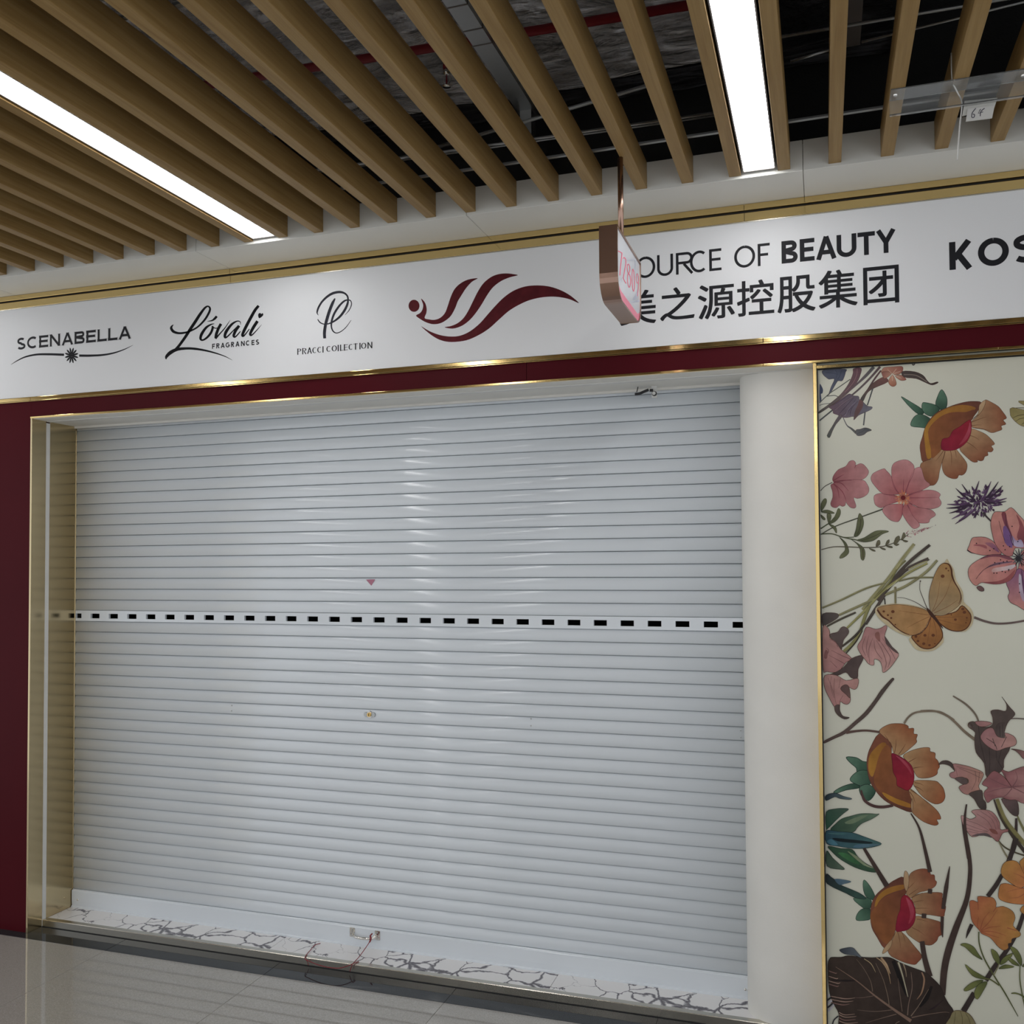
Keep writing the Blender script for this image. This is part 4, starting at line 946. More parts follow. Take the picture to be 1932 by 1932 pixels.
# olive leaves and the small pink spray
p = mu(C_); OV, OV2 = (72,76,56), (96,98,72)
p.line([(66,1140),(140,1090),(190,1060)], 18, OV)
for q in ([(70,880),(70,780),(110,710),(145,705),(150,760),(110,840)], [(70,890),(160,865),(260,905),(240,920),(120,910)], [(68,935),(130,990),(120,1015),(80,985)], [(180,1062),(155,930),(212,930),(215,990)], [(180,1070),(270,960),(320,845),(355,880),(340,960),(270,1040)], [(180,1070),(280,1110),(300,1180),(290,1205),(250,1140)],
          [(550,1250),(580,1150),(600,1020),(630,915),(680,980),(690,1080),(650,1190),(600,1250)], [(590,1305),(700,1270),(850,1180),(960,1165),(1060,1180),(960,1220),(840,1310),(720,1335),(640,1325)],
          [(340,1265),(430,1340),(470,1430),(470,1500),(400,1560),(340,1570),(360,1520),(420,1450),(400,1350)], [(500,1290),(600,1350),(690,1420),(715,1510),(690,1600),(650,1570),(640,1450),(590,1360)]): p.poly(q, OV, OV2, (46,46,38), 3)
p.line([(600,1230),(640,1110),(650,1000)], 10, (62,58,42)); p.line([(660,1315),(820,1260),(960,1190)], 8, (60,58,44)); p.line([(680,1440),(685,1580)], 10, (66,54,40), smooth=0)
p.line([(72,1218),(230,1215),(400,1265),(550,1262)], [18,16,14,12], OV); p.line([(330,1250),(480,1285),(620,1310)], 16, OV)
p.line([(72,1447),(250,1405),(450,1405),(720,1415),(930,1405),(1100,1360),(1260,1280),(1350,1215)], [12,13,15,15,14,13,12,6], (82,76,62))
for q in ([(870,1400),(890,1320),(925,1310),(930,1370)], [(1010,1380),(1030,1320),(1065,1300),(1060,1350)], [(1130,1360),(1160,1270),(1210,1245),(1215,1300),(1180,1350)], [(1240,1310),(1260,1220),(1280,1195),(1300,1230),(1290,1270)], [(770,1425),(840,1445),(865,1470),(820,1465)], [(930,1410),(1000,1430),(1010,1450),(960,1440)], [(1020,1390),(1100,1395),(1110,1420),(1060,1415)], [(1130,1360),(1210,1365),(1170,1390)], [(1250,1300),(1340,1320),(1300,1338)]): p.poly(q, (84,80,62), (96,92,74), (56,52,42), 3, 4)
p.build('printed_leaf', INK, wall_right)
p = mu(C_); random.seed(8)
for k in range(60):
    t = random.random(); x = 1310+t*330+random.uniform(-15,15); y = 1240-t*115+random.uniform(-1,1)*(46*(1-t)+8); a = random.uniform(-.9,.3)
    l = random.uniform(12,34)*(1-.4*t); p.line([(x,y),(x+l*math.cos(a),y+l*math.sin(a))], [random.uniform(6,14),3], random.choice([(160,96,108),(146,82,94),(120,76,84)]), smooth=0)
p.line([(1600,1150),(1700,1105)], 3, (110,96,92), smooth=0); p.dot((1738,1090), 6, (110,96,98))
p.build('printed_flower', INK, wall_right)

# purple thistle
p = mu(D); random.seed(11); PU = [(62,42,64),(74,52,78),(52,38,54),(86,66,90)]
for k in range(150):
    a = random.uniform(0, 2*math.pi); r = random.random()**.6
    x, y = 690+r*300*math.cos(a), 425+r*175*math.sin(a)-.28*r*300*math.cos(a)*.55
    b = a+random.uniform(-.5,.5); l = random.uniform(35,85)
    p.line([(x-l*.4*math.cos(b), y-l*.3*math.sin(b)), (x, y), (x+l*.6*math.cos(b), y+l*.55*math.sin(b)-l*.1*math.cos(b))], [6,random.uniform(16,34),4], random.choice(PU))
for q in ([(600,420),(690,175)], [(640,420),(480,215)], [(600,430),(405,265)], [(560,450),(300,460)], [(560,470),(290,508)], [(560,480),(325,570)], [(590,500),(355,640)], [(640,520),(398,700)], [(620,520),(440,660)], [(730,410),(835,180)], [(760,410),(925,185)], [(780,410),(975,235)], [(800,420),(985,295)], [(810,430),(1028,385)], [(780,440),(1020,425)], [(700,500),(620,630)], [(720,520),(800,555)]): p.line([q[0], ((q[0][0]+q[1][0])/2, (q[0][1]+q[1][1])/2+10), q[1]], [28,26,5], random.choice(PU))
for k in range(34):
    a = random.uniform(0, 2*math.pi); r = .35+.5*random.random(); x, y = 690+r*260*math.cos(a), 425+r*140*math.sin(a)-.15*r*260*math.cos(a); b = a+random.uniform(-.6,.6)
    p.line([(x,y),(x+36*math.cos(b),y+30*math.sin(b))], [9,4], random.choice([(158,148,154),(128,108,132),(104,84,108)]), smooth=0)
p.line([(735,560),(780,610),(840,672)], [26,20,18], (60,52,54))
p.build('printed_flower', INK, wall_right)
# spotted lily
p = mu(D); LI, LI2 = (176,124,114), (156,100,98); LO = (48,34,38)
for q in ([(1180,1130),(1300,1240),(1420,1260),(1540,1200),(1560,1110),(1480,1040),(1330,1040)], [(1190,1080),(1270,960),(1320,800),(1330,690),(1420,640),(1500,700),(1500,850),(1400,1000)], [(1180,1180),(1290,1260),(1380,1400),(1400,1540),(1330,1620),(1230,1560),(1170,1360)]): p.poly(q, LI2, LI, LO, 4, 5)
p.poly([(960,1062),(860,1070),(740,1080),(610,1050),(550,1020),(570,960),(600,880),(640,860),(760,860),(860,910),(920,990)], LI2, LI, LO, 3)
p.poly([(930,1045),(840,990),(760,930),(850,930),(910,990)], (110,72,100), (140,92,100), None, 3)
p.poly([(620,960),(700,970),(780,1000),(770,960),(660,945)], (138,80,84), None, None, 3); p.line([(545,1015),(590,1045),(640,1060)], [14,12,4], LO)
p.poly([(1170,1240),(1250,1300),(1290,1500),(1270,1740),(1150,1690),(1070,1650),(1040,1580),(1060,1520),(1020,1410),(1090,1330)], (120,80,110), LI, LO, 3)
p.poly([(1180,1300),(1230,1420),(1236,1640),(1190,1560),(1170,1420)], (170,162,172), (150,130,148), None, 3); p.poly([(1200,1240),(1236,1400),(1236,1560),(1210,1420)], (88,60,84), None, None, 3)
p.poly([(1140,1180),(1080,1110),(940,1070),(800,1080),(690,1130),(590,1200),(555,1280),(580,1380),(650,1450),(720,1410),(860,1430),(980,1420),(1080,1370),(1140,1270)], LI2, LI, LO, 3)
p.poly([(1090,1110),(940,1072),(800,1082),(700,1130),(820,1100),(940,1100),(1050,1135)], (112,66,76), None, None, 3); p.poly([(1100,1160),(950,1160),(820,1200),(720,1290),(640,1375),(760,1250),(900,1200)], (108,90,106), (104,62,70), None, 3)
p.poly([(1140,1190),(1000,1215),(860,1240),(850,1285),(960,1270),(1080,1250)], (180,172,176), (176,140,134), None, 3)
p.poly([(1130,1250),(1080,1370),(980,1420),(860,1430),(730,1408),(900,1395),(1020,1350)], (136,78,76), (120,66,70), None, 3)
p.poly([(660,1470),(700,1450),(745,1480),(745,1512),(700,1512)], (110,80,80), (90,68,66), LO, 3)
p.poly([(1090,1090),(990,1070),(890,950),(850,820),(830,700),(850,600),(890,550),(1000,550),(1080,500),(1170,590),(1250,700),(1260,980),(1130,990)], LI2, LI, LO, 3)
p.poly([(1110,970),(1060,860),(1010,740),(960,580),(1010,560),(1040,700),(1090,840)], (96,60,84), (110,58,64), None, 3); p.poly([(1090,990),(1000,920),(980,750),(1020,730),(1080,860)], (104,76,118), None, None, 3)
p.poly([(1230,960),(1150,860),(1180,720),(1140,580),(1210,680),(1245,800)], (112,62,70), (130,74,74), None, 3); p.poly([(1110,960),(1090,840),(1140,900),(1200,890),(1230,980)], (160,150,172), (120,96,130), None, 3)
for q in ([(1010,560),(1020,700),(1090,860),(1110,970)], [(930,660),(960,780),(1000,900)], [(650,1370),(740,1260),(880,1190),(1090,1155)], [(1100,960),(1060,830)]): p.line(q, [5]*len(q), LO)
for q in ((985,965),(1060,975),(1005,1012),(1090,728),(658,935),(868,1000),(820,1022),(870,1296),(905,1296),(970,1275),(1008,1286),(880,1170),(935,1182),(985,1158),(1028,1150),(1160,912),(1180,1425),(1180,1530),(950,1135)): p.dot(q, 9, (44,30,36), 8, 7)
p.poly([(1038,1250),(1060,1245),(1050,1280)], (40,30,34), n=1)
for a in range(0, 360, 24): p.line([(1180,1110),(1180+100*math.cos(math.radians(a)),1110+110*math.sin(math.radians(a)))], [20,9], (42,38,42) if a % 48 else (86,84,88), smooth=0)
p.dot((1165,1120), 36, (42,40,44))
p.build('printed_flower', INK, wall_right)
p = mu(D); p.line([(630,1832),(760,1880),(900,1908),(1080,1900),(1300,1862)], [30,28,26,24,24], (94,80,76)); p.build('printed_stem', INK, wall_right)

# bundle of stems behind the butterfly
p = mu(E_); YG, DKS = (132,128,92), (72,64,58)
for pts, w, c in (([(1190,40),(1050,220),(960,345),(860,480),(640,740),(560,840)], 40, YG), ([(70,818),(300,722),(600,582),(830,515)], 24, (126,122,90)), ([(1470,238),(1330,385),(1100,545),(900,632),(640,742),(275,905)], 32, (128,124,92)), ([(1420,447),(1180,452),(1000,492)], 24, (120,116,86)), ([(960,560),(962,775)], 30, (118,112,84)),
                  ([(1380,52),(1160,232),(1000,395),(900,540),(720,705)], 38, DKS), ([(1365,220),(1200,295),(1050,385),(850,605),(740,725)], 44, DKS), ([(1350,275),(1150,375),(1000,475),(800,625),(640,800),(500,940),(375,1060)], 30, (136,132,88)), ([(1085,240),(980,350),(880,520),(700,700)], 22, (112,108,70)),
                  ([(830,660),(720,830),(600,1015)], 40, DKS), ([(650,790),(590,930),(525,1130),(440,1250),(335,1345)], 42, (124,120,80)), ([(600,1000),(480,1150),(315,1285)], 30, (66,60,54)), ([(480,872),(300,952),(130,1042)], 26, (78,72,62)), ([(560,1090),(480,1230),(360,1370)], 16, (64,58,48)), ([(830,700),(838,790)], 16, (58,52,46))):
    p.line(pts, [w*.9]+[w]*(len(pts)-2)+[w*.8], c)
    p.line([(a+w*.33, b+w*.2) for a, b in pts], 5, tuple(int(x*.58) for x in c))
p.line([(1190,60),(1060,225),(975,345)], 10, (150,146,112)); p.line([(1080,340),(1180,250),(1330,120)], 7, (142,140,128)); p.line([(1120,350),(1260,280),(1350,250)], 14, (146,142,104)); p.line([(860,590),(940,530),(985,480)], 8, (166,162,130))
p.build('printed_stem', INK, wall_right)
p = mu(E_); CP, CP2, CD = (160,122,116), (146,106,104), (78,66,64)
p.poly([(78,890),(230,880),(275,912),(230,960),(120,1022),(78,1030)], (70,64,62), (84,76,72), OL, 3)
p.poly([(300,1060),(340,1045),(390,1080),(390,1130),(330,1210),(305,1330),(260,1280),(170,1165),(180,1130),(260,1110)], (92,80,78), (76,64,62), OL, 3)
p.poly([(80,1060),(140,1060),(165,1110),(165,1180),(240,1230),(300,1320),(430,1430),(360,1480),(300,1560),(240,1600),(130,1590),(84,1560)], CP, CP2, OL, 3)
for q in ([(150,1390),(300,1470),(350,1500)], [(180,1330),(320,1400),(420,1440)], [(170,1460),(250,1540)], [(160,1195),(240,1240),(260,1290)], [(120,1300),(150,1340),(110,1420)]): p.line(q, [3]+[8]*(len(q)-1), (104,74,74))
p.poly([(110,1330),(140,1345),(130,1430),(95,1420)], (118,80,78), None, None, 3)
p.poly([(560,1392),(565,1450),(510,1560),(500,1672),(420,1662),(360,1600),(250,1642),(100,1652),(230,1600),(330,1540),(430,1432)], CD, (70,60,58), OL, 3)
p.build('printed_flower', INK, wall_right)
p = mu(F)
p.poly([(300,90),(180,25),(40,28),(36,170),(100,310),(165,420),(215,420),(230,345),(270,370),(320,375),(352,320),(335,180),(370,190),(410,195),(442,150),(440,62)], CP, CP2, OL, 3)
p.poly([(165,395),(218,385),(222,450),(260,520),(340,538),(280,558),(205,515),(163,455)], CD, (66,58,54), OL, 3); p.poly([(230,190),(280,140),(332,165),(348,300),(300,260)], (84,66,64), (100,78,74), OL, 3)
for q in ([(80,60),(140,220),(180,380)], [(160,60),(150,200),(170,340)], [(230,60),(210,180)], [(120,40),(110,150),(150,300)], [(215,350),(260,270)]): p.line(q, [5]*len(q), (112,82,80))
p.build('printed_flower', INK, wall_right)
p = mu(E_)
p.poly([(600,1060),(640,1050),(720,1075),(790,1060),(840,1030),(860,1060),(830,1170),(900,1270),(1000,1370),(960,1460),(880,1560),(810,1602),(800,1530),(770,1460),(705,1440),(700,1510),(640,1500),(590,1440),(550,1390),(500,1290),(550,1200),(570,1140)], CP2, (170,132,126), OL, 3)
p.poly([(830,1160),(860,1195),(925,1290),(1000,1372),(935,1340),(850,1250)], CD, None, None, 3); p.poly([(720,1120),(760,1110),(775,1170),(770,1230),(715,1170)], (126,86,80), None, None, 3)
for q in ([(690,1180),(640,1320),(650,1500)], [(700,1200),(720,1330),(800,1440)], [(730,1210),(800,1330),(850,1480),(830,1570)], [(760,1200),(850,1330),(900,1430),(870,1540)], [(800,1180),(900,1330),(960,1440)], [(600,1160),(560,1290),(600,1400)], [(640,1150),(610,1290),(630,1420)]): p.line(q, [3]+[7]*(len(q)-2)+[4], (98,70,70))
p.build('printed_flower', INK, wall_right)

# butterfly
p = mu(E_); WB, WT, WD = (142,112,72), (138,124,92), (76,46,32)
halo = (172,158,128)
p.poly([(720,880),(740,800),(860,772),(1000,765),(1200,790),(1400,880),(1340,1080),(1240,1150),(1120,1165),(960,1100),(800,980)], halo, None, None, 3); p.poly([(1560,262),(1620,275),(1670,350),(1700,480),(1780,620),(1790,740),(1880,830),(1910,930),(1880,1040),(1760,1110),(1480,1000),(1380,860)], halo, None, None, 3); p.poly([(1140,1160),(1160,1260),(1230,1330),(1370,1345),(1480,1300),(1550,1180),(1380,950)], halo, None, None, 3)
p.poly([(1440,910),(1560,900),(1700,860),(1770,790),(1850,860),(1880,920),(1870,1000),(1820,1070),(1740,1100),(1640,1090),(1560,1050),(1480,980)], (146,102,60), (120,82,48), WD, 3, 12)
p.poly([(1400,920),(1440,960),(1500,1040),(1530,1110),(1530,1180),(1480,1250),(1420,1300),(1340,1315),(1260,1290),(1190,1220),(1160,1160),(1260,1130),(1340,1050),(1380,960)], (150,104,62), (124,84,50), WD, 3, 12)
p.poly([(1395,890),(1370,740),(1375,620),(1420,460),(1480,330),(1540,275),(1600,280),(1640,340),(1650,420),(1680,500),(1740,600),(1765,700),(1740,780),(1640,860),(1540,910),(1440,905)], (138,122,96), (146,112,70), OL, 3)
p.line([(1540,275),(1605,285),(1640,345),(1650,425),(1680,505),(1738,605),(1758,690),(1730,770)], [4,16,22,22,16,12,10,4], WD)
p.poly([(1390,890),(1320,840),(1180,800),(1000,775),(860,785),(760,810),(742,850),(800,920),(880,970),(960,1050),(1040,1110),(1140,1150),(1240,1130),(1320,1060),(1370,960)], (150,112,72), (146,116,80), OL, 3)
p.line([(742,840),(800,920),(880,972),(960,1050),(1040,1105),(1130,1140)], [22,22,16,14,10,4], WD)
for c, r in (((1535,432),24),((1578,338),14),((1605,365),10),((820,860),16),((930,862),22),((870,905),14),((910,940),14),((960,1020),10),((1235,1220),18),((1305,1252),20),((1375,1270),16),((1440,1252),9),((1320,1150),20),((1210,1165),18),((1420,1150),22),((1828,938),12),((1818,998),10),((1830,965),7),((1690,960),18),((1800,870),22),((1640,900),10),((1780,830),20)): p.dot(c, r, (92,56,38), r*.85)
for q in ([(1400,880),(1470,700),(1500,500)], [(1420,860),(1560,680),(1640,470)], [(1430,880),(1600,800),(1720,720)], [(1380,905),(1200,880),(1000,850)], [(1380,920),(1250,980),(1100,1060)], [(1395,930),(1370,1120),(1340,1290)], [(1420,950),(1460,1120),(1440,1230)], [(1460,930),(1640,930),(1850,915)], [(1480,960),(1640,1000),(1800,1040)], [(1390,920),(1300,1100),(1230,1200)]): p.line(q, [7,5,3], (112,76,50))
p.line([(1345,825),(1395,890),(1460,965),(1540,1068)], [22,44,34,6], (62,40,32)); p.line([(1350,830),(1295,695),(1258,590),(1262,492)], [9,8,6,6], (62,50,44)); p.dot((1264,492), 9, (62,50,44)); p.line([(1340,832),(1200,745),(1070,698),(985,692)], [8,6,5,5], (74,64,60))
p.build('printed_butterfly', INK, wall_right)

# brown branches
p = mu(F)
p.poly([(872,60),(845,72),(720,210),(640,330),(520,480),(410,580),(270,700),(130,772),(36,822),(36,850),(160,792),(290,732),(420,622),(560,500),(680,342),(760,230),(850,112),(880,76)], (70,62,58), (84,70,66), OL, 3)
p.line([(300,722),(430,702),(560,697),(705,716)], [34,28,26,28], (84,66,60)); p.line([(1003,612),(1050,540),(1130,482),(1260,462),(1420,467),(1520,512),(1610,572)], [26,24,24,24,24,26,28], (112,100,86))
p.line([(480,1420),(520,1540),(620,1608),(740,1625),(870,1605)], [20,34,36,36,34], (74,54,52))
p.build('printed_stem', INK, wall_right)
p = mu(G)
p.line([(-20,250),(140,250),(280,302),(380,382),(480,482),(600,575)], [24,24,26,28,30,34], (110,98,84)); p.line([(350,78),(480,160),(560,232),(612,300),(640,368)], [16,22,22,22,20], (104,94,82)); p.line([(1000,337),(1090,335),(1300,350)], 14, (100,90,84))
p.line([(505,1310),(482,1450),(470,1560)], [14,26,30], (60,48,46)); p.line([(445,1440),(480,1640),(505,1790),(530,1932)], [10,36,38,42], (60,48,46)); p.line([(1070,1470),(1062,1650),(1020,1850),(970,2000)], [24,40,52,60], (56,46,44))
p.build('printed_stem', INK, wall_right)
# calla cluster
p = mu(G); CA = (152,114,110); CA2 = (138,100,100); DK = (76,66,62)
p.line([(850,1250),(920,1440),(1010,1580),(1180,1780)], [40,46,48,50], (112,106,70)); p.line([(815,1255),(900,1470),(1050,1700),(1200,1890)], [16,30,40,44], (58,50,44)); p.line([(890,1440),(990,1590),(1130,1760)], 8, (78,74,48)); p.line([(1080,1435),(1120,1530),(1200,1680)], [14,26,30], (104,102,70)); p.line([(868,1725),(940,1800),(1060,1860),(1220,1910)], [12,18,18,18], (74,68,52)); p.line([(868,1735),(925,1840),(985,1940)], [10,18,20], (122,116,92))
p.poly([(780,250),(860,235),(950,250),(958,170),(905,88),(990,200),(1052,270),(1040,310),(980,370),(942,460),(935,560),(1000,662),(930,800),(912,925),(740,1010),(705,845),(612,720),(595,570),(600,490),(525,430),(530,382),(590,370),(640,420),(740,432),(800,400),(800,320)], DK, (66,56,54), OL, 3)
p.poly([(560,400),(530,395),(522,425),(555,445),(570,425)], (50,44,44), (110,96,88), OL, 3, 4)
p.poly([(600,372),(700,366),(792,386),(740,420),(650,425)], CA2, CA, OL, 3)
p.poly([(840,520),(800,442),(720,460),(662,535),(690,600),(760,662),(850,702),(940,672),(1050,642),(1072,592),(1035,532),(940,498),(945,552),(880,548)], CA2, (164,126,118), OL, 3)
p.poly([(835,440),(840,510),(880,548),(940,548),(935,460),(940,380),(860,390)], (66,56,54), (84,74,70), None, 3)
for q in ([(640,420),(660,600),(720,850)], [(760,670),(770,830),(760,960)], [(840,705),(850,800),(900,880)], [(900,690),(870,820),(910,900)], [(880,420),(885,540)], [(915,400),(918,545)], [(730,560),(820,620),(850,690)], [(960,540),(930,600),(900,660)], [(800,560),(830,650)]): p.line(q, [6]*len(q), (52,44,42))
p.build('printed_flower', INK, wall_right)
p = mu(G)
p.poly([(185,862),(220,822),(290,815),(350,858),(375,935),(310,872),(230,852)], DK, (62,54,52), OL, 3)
p.poly([(690,950),(560,890),(450,862),(350,852),(372,930),(320,955),(312,985),(340,1010),(420,1022),(500,1012),(525,1062),(430,1102),(425,1140),(480,1192),(560,1195),(650,1152),(640,1100),(680,1020)], (156,118,104), CA2, OL, 3)
p.poly([(370,1015),(450,1000),(512,1030),(512,1075),(460,1082),(410,1050)], (82,70,68), None, OL, 3); p.poly([(530,1190),(640,1150),(682,1160),(692,1250),(722,1290),(722,1372),(650,1352),(590,1250)], DK, (60,52,50), OL, 3)
for q in ([(390,880),(540,920),(680,960)], [(420,900),(560,960),(660,1010)], [(380,900),(400,990)], [(600,930),(610,1040),(560,1150)], [(650,940),(640,1060)]): p.line(q, [5]*len(q), (102,76,72))
p.poly([(1020,1120),(940,1010),(820,930),(740,1000),(680,1082),(750,1120),(700,1182),(740,1292),(800,1252),(900,1232),(980,1262),(1060,1262),(1159,1302),(1300,1280),(1380,1180),(1360,1020),(1280,900),(1159,882),(1060,912),(980,942),(900,926)], (124,82,84), (164,128,122), OL, 3)
for q in ([(1020,1120),(900,1080),(760,1010)], [(1020,1120),(900,1130),(720,1180)], [(1020,1130),(960,1200),(900,1235)], [(1020,1120),(1080,1020),(1060,930)], [(1030,1120),(1150,1180),(1290,1260)], [(1030,1110),(1150,1100),(1300,1090)], [(950,1000),(930,950),(880,930)]): p.line(q, [12,7,3], (104,72,74))
p.poly([(900,1250),(1000,1262),(1080,1272),(1097,1420),(1050,1442),(980,1382)], (92,74,74), (70,60,58), OL, 3)
p.poly([(1010,680),(1100,690),(1180,722),(1230,800),(1150,790),(1110,745),(1060,702)], (62,54,52), (140,100,98), OL, 3)
p.build('printed_flower', INK, wall_right)
p = mu(G)
p.poly([(890,1600),(970,1592),(972,1622),(912,1642),(860,1737),(790,1682),(700,1652),(570,1682),(500,1602),(462,1542),(445,1437),(540,1480),(612,1450),(560,1392),(630,1370),(760,1382),(830,1432),(880,1520)], (132,90,88), (164,130,126), OL, 3)
p.poly([(560,1672),(650,1642),(740,1642),(792,1692),(700,1668)], (82,72,72), None, None, 3); p.poly([(760,1590),(830,1600),(860,1650),(800,1640)], (110,68,62), None, None, 3)
for q in ([(470,1480),(640,1540),(760,1610)], [(480,1530),(640,1590),(750,1620)], [(500,1580),(640,1620),(740,1625)], [(620,1420),(740,1500),(800,1600)], [(660,1390),(790,1480),(840,1600)], [(740,1390),(840,1490),(870,1590)], [(520,1620),(640,1640)]): p.line(q, [5]*len(q), (104,78,78))
p.build('printed_flower', INK, wall_right)

# blue green leaves at the lower left
p = mu(H_)
for q, a, b in (([(85,600),(85,310),(250,250),(400,240),(495,255),(400,330),(250,470),(110,612)], (40,74,58), (66,82,72)), ([(160,640),(260,520),(370,430),(520,385),(700,340),(880,335),(1000,347),(1050,345),(900,440),(740,510),(650,590),(580,670),(350,700)], (38,62,50), (86,104,86)),
                ([(120,930),(350,970),(560,990),(660,1120),(800,1240),(980,1340),(1010,1400),(850,1390),(600,1310),(350,1170),(200,1040)], (44,70,54), (52,74,56)), ([(95,1010),(200,1140),(330,1260),(420,1345),(330,1350),(100,1290)], (52,70,58), (78,92,78)),
                ([(84,650),(300,660),(560,682),(760,750),(950,820),(1095,885),(960,940),(760,970),(560,970),(300,930),(94,880)], (44,72,84), (62,90,88)), ([(95,1430),(230,1530),(400,1540),(540,1575),(430,1610),(340,1630),(550,1720),(720,1800),(810,1885),(620,1870),(480,1800),(100,1610)], (36,42,46), (50,74,66)),
                ([(84,0),(250,-40),(400,20),(550,60),(500,80),(330,60),(240,30),(84,100)], (36,46,52), (84,98,104))): p.poly(q, a, b, (24,32,30), 3, 7)
p.poly([(240,1540),(330,1525),(540,1575),(430,1610),(330,1635)], (66,88,104), (86,104,114), None, 3)
p.poly([(300,1060),(450,1060),(640,1180),(700,1260),(560,1230)], (58,100,64), (50,84,56), None, 3); p.poly([(470,1020),(640,1110),(800,1250),(960,1330),(760,1270)], (108,120,92), (120,128,104), None, 3)
p.poly([(200,780),(480,800),(900,850),(880,885),(600,870),(300,840)], (22,30,34), (28,38,40), None, 3); p.poly([(580,950),(760,955),(960,925),(1060,890),(820,890),(640,900)], (66,94,110), (76,98,106), None, 3); p.poly([(100,690),(300,690),(480,700),(300,720)], (70,104,104), (54,86,88), None, 3); p.poly([(100,850),(180,800),(300,900),(200,910)], (66,104,118), None, None, 3)
p.poly([(420,500),(640,400),(860,350),(760,420),(560,520)], (98,112,90), (92,106,86), None, 3)
p.build('printed_leaf', INK, wall_right)
# dark upright stems
p = mu(T3); DS = (62,50,46)
p.line([(890,345),(960,460),(1040,592)], [18,26,34], DS); p.line([(1195,118),(1250,215),(1290,365),(1320,500)], [8,14,22,28], DS); p.line([(1322,610),(1318,640)], 28, DS, smooth=0); p.line([(1282,770),(1280,800)], 30, DS, smooth=0); p.line([(1268,950),(1285,1060),(1318,1180)], [30,34,40], DS)
p.line([(1556,60),(1546,200),(1575,400),(1580,520),(1558,680),(1490,860),(1440,1010),(1412,1140),(1400,1300)], [8,20,26,28,32,42,46,44,40], DS); p.line([(1448,462),(1425,600),(1405,740)], [4,28,24], DS); p.line([(1400,790),(1398,860),(1402,925)], [22,20,5], DS)
p.build('printed_stem', INK, wall_right)
p = mu(K)
for pts, w in (([(735,60),(700,180),(655,275)], [42,44,40]), ([(590,425),(530,530),(445,645)], [40,46,46]), ([(285,925),(250,1000),(226,1068)], [40,30,4]), ([(805,815),(745,990),(640,1180),(520,1345),(425,1490)], [40,44,46,48,52]), ([(310,1615),(260,1700),(200,1800)], [54,56,60])): p.line(pts, w, (54,46,44))
p.build('printed_stem', INK, wall_right)
# big dark leaf
p = mu(J)
for k in range(5): p.line([(60,760+k*48),(100,730+k*48),(150,700+k*40)], 20, (44,42,50) if k % 2 else (176,172,180))
p.line([(128,1118),(150,1060),(205,1010)], 16, (44,42,48))
p.poly([(70,340),(90,270),(120,245),(240,245),(330,225),(480,240),(640,250),(760,245),(880,250),(1000,310),(1080,345),(1200,390),(1330,440),(1400,490),(1530,620),(1590,760),(1640,850),(1702,945),(1640,1040),(1590,1118),(1500,1300),(1000,1420),(400,1380),(200,1250),(205,1118),(210,980),(150,860),(100,740),(75,560)], (58,48,43), (48,40,37), (30,26,26), 3)
for q, w, c in (([(920,290),(1000,500),(1085,740)], [50,54,12], (28,25,25)), ([(1420,620),(1350,780),(1260,890)], [30,60,30], (30,26,26)), ([(100,540),(300,550),(440,550)], [4,30,6], (36,30,30)), ([(1570,800),(1450,900),(1380,930)], [6,24,4], (40,30,34)),
                ([(170,370),(440,550),(680,745),(920,920),(1150,1075)], [5,12,20,30,44], (116,94,82)), ([(650,690),(625,560),(540,400),(440,270)], [10,7,5,4], (108,92,80)), ([(865,870),(850,760),(790,540),(690,320)], [10,7,6,4], (116,100,86)), ([(1035,950),(1010,760),(980,520)], [10,8,4], (104,88,78)),
                ([(1105,1000),(1120,850),(1165,640),(1150,440)], [14,10,8,5], (110,92,82)), ([(1150,1010),(1260,860),(1380,660)], [14,10,5], (108,92,80)), ([(1160,1030),(1300,1000),(1560,960),(1650,965)], [16,10,7,4], (104,86,76)), ([(1290,440),(1322,540),(1290,700),(1225,795)], [14,22,18,4], (132,104,84)),
                ([(700,250),(780,310),(850,430),(885,590)], [10,18,14,4], (150,126,98)), ([(760,250),(830,340),(880,460)], [26,24,8], (156,130,102)), ([(540,265),(630,330),(690,440)], [10,10,4], (150,132,104)), ([(985,310),(1040,480),(1110,760)], [24,18,8], (156,150,128)), ([(1050,330),(1080,420),(1090,500)], [16,12,4], (134,118,98)),
                ([(670,745),(520,770),(400,770)], [8,6,3], (100,82,74)), ([(900,930),(680,950),(450,930)], [10,7,3], (108,90,80)), ([(960,985),(760,1040),(560,1100)], [10,7,4], (108,90,80)), ([(1000,1080),(960,1100),(930,1140)], [10,8,4], (120,104,92))): p.line(q, w, c)
for k, (y, x1) in enumerate(((430,180),(500,200),(560,230),(600,210),(760,420),(800,400),(840,350),(970,420),(1000,440),(1040,430),(1080,460))):
    p.line([(80 if k < 4 else 110 if k < 7 else 215, y-8), ((80+x1)/2+40, y+24), (x1, y+14)], [9,10,3], (150,124,112) if k % 3 else (128,98,92))
p.poly([(220,150),(300,125),(390,120),(450,180),(505,252),(420,222),(330,210),(270,195)], (58,62,70), (88,94,100), (36,38,44), 3)
p.build('printed_leaf', INK, wall_right)
p = mu(K)
p.poly([(60,1870),(100,1800),(180,1795),(260,1830),(310,1900),(340,1990),(330,2150),(150,2200),(20,2100),(10,1960)], (122,114,84), (104,96,68), OL, 3)
for q in ([(170,1800),(190,1880),(180,1990)], [(220,1815),(260,1890),(280,1990)], [(120,1810),(110,1900),(90,2000)]): p.line(q, 4, (70,64,46))
p.build('printed_leaf', INK, wall_right)
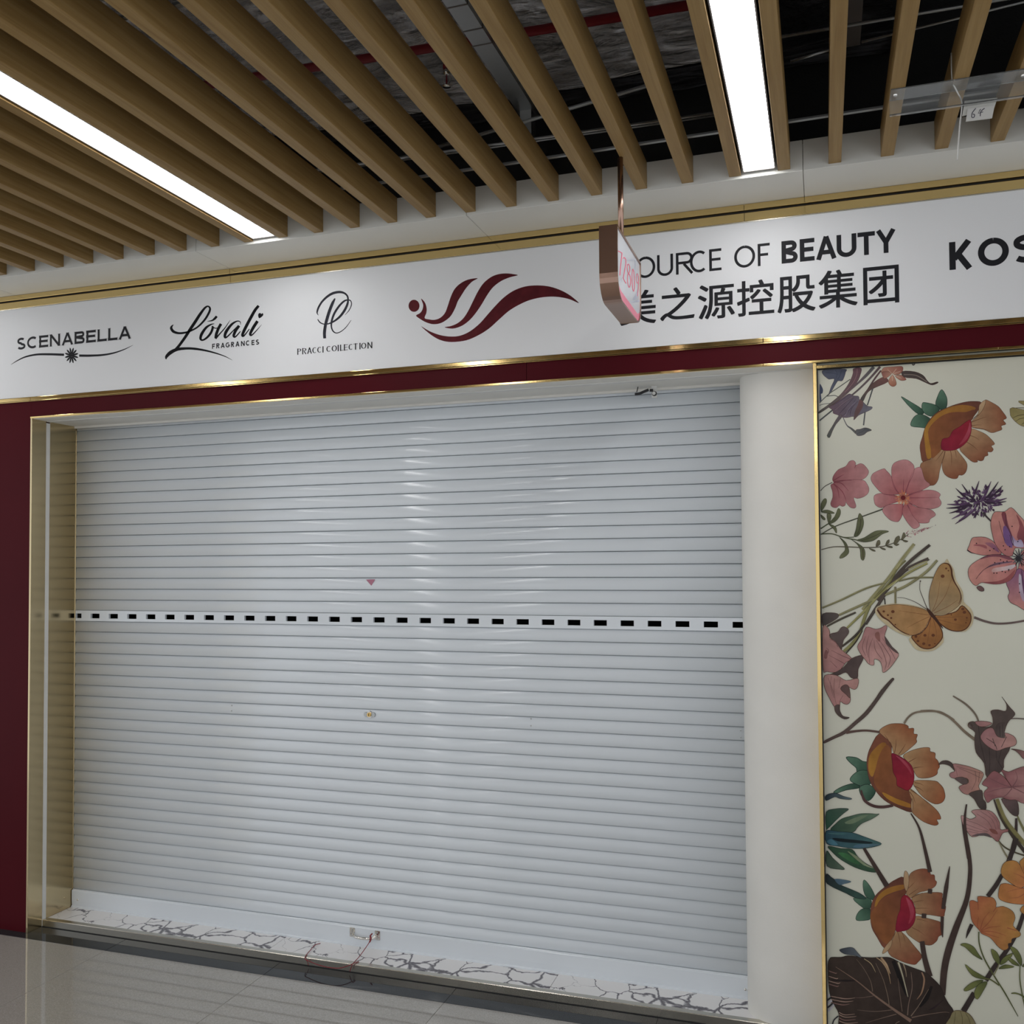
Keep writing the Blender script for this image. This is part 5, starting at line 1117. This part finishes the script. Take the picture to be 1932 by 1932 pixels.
# orange yellow blossoms at the lower right
p = mu(K); OY, OY2, OO = (156,104,60), (154,114,62), (80,54,40)
p.poly([(850,480),(770,330),(720,287),(650,287),(600,320),(578,390),(600,450),(690,520),(780,560)], (164,104,66), OY2, OO, 3, 4); p.poly([(870,560),(780,560),(650,517),(590,517),(565,545),(552,650),(600,692),(700,717),(830,724),(960,700)], (164,104,66), OY, OO, 3, 4)
p.poly([(880,520),(770,330),(790,270),(860,235),(960,250),(1000,330),(960,450)], (164,104,66), OY2, OO, 3, 4); p.poly([(890,560),(960,470),(1060,470),(1100,560),(1060,660),(960,690)], (164,104,66), OY2, OO, 3, 4); p.poly([(870,740),(810,735),(775,770),(780,800),(830,830),(900,800)], (164,104,66), OY2, OO, 3, 4)
for q in ([(860,500),(780,440),(700,410)], [(860,560),(740,570),(640,600)], [(860,520),(820,420),(800,340)], [(860,580),(760,650),(660,660)]): p.line(q, [12,8,3], (140,86,60))
p.build('printed_flower', INK, wall_right)
p = mu(K)
p.line([(355,1000),(360,1120),(410,1270),(520,1462),(620,1620),(750,1852)], [12,13,14,14,14,6], (76,80,50))
p.poly([(360,985),(290,900),(270,800),(262,700),(300,685),(345,702),(345,645),(440,650),(500,660),(530,710),(530,755),(600,745),(690,790),(720,860),(700,940),(772,1010),(760,1050),(690,1070),(682,1110),(650,1120),(650,1165),(600,1185),(540,1140),(470,1060),(385,1020)], (150,90,62), OY2, OO, 3, 4)
for q in ([(360,985),(340,930),(355,850)], [(370,980),(400,880),(460,800)], [(375,985),(460,900),(540,780)], [(375,990),(470,955),(570,945)], [(375,995),(500,1000),(630,1040)], [(375,1000),(460,1030),(560,1060)], [(530,755),(500,800)], [(345,702),(350,780)], [(640,960),(740,990)]): p.line(q, [9,7,3][:len(q)], (132,76,54))
p.build('printed_flower', INK, wall_right)
p = mu(K); LG, LG2 = (74,80,48), (108,112,66)
for q in ([(390,1282),(300,1232),(220,1157),(170,1132),(220,1115),(300,1150),(350,1222)], [(440,1472),(400,1477),(290,1442),(215,1327),(300,1390)], [(400,1492),(310,1562),(230,1597),(205,1580),(270,1520),(340,1490)], [(440,1502),(400,1592),(340,1680),(308,1622),(350,1532)], [(556,1332),(500,1262),(480,1175),(540,1210),(566,1282)], [(568,1330),(600,1262),(690,1216),(680,1252),(620,1312)], [(556,1372),(620,1332),(712,1352),(640,1367)], [(778,1342),(720,1252),(670,1152),(740,1182),(786,1272)], [(762,1342),(690,1322),(648,1262),(700,1280)], [(860,1700),(760,1632),(680,1622),(720,1612),(800,1640)], [(790,1350),(830,1310),(880,1300),(850,1345)]): p.poly(q, LG, LG2, (44,46,30), 3, 4)
p.line([(505,1440),(540,1370),(562,1320)], [12,10,10], (112,110,80)); p.line([(400,1475),(470,1480),(560,1540)], [10,14,14], (84,86,54)); p.line([(770,1340),(768,1480),(790,1620),(820,1760)], [10,12,12,12], (80,84,54))
p.build('printed_leaf', INK, wall_right)
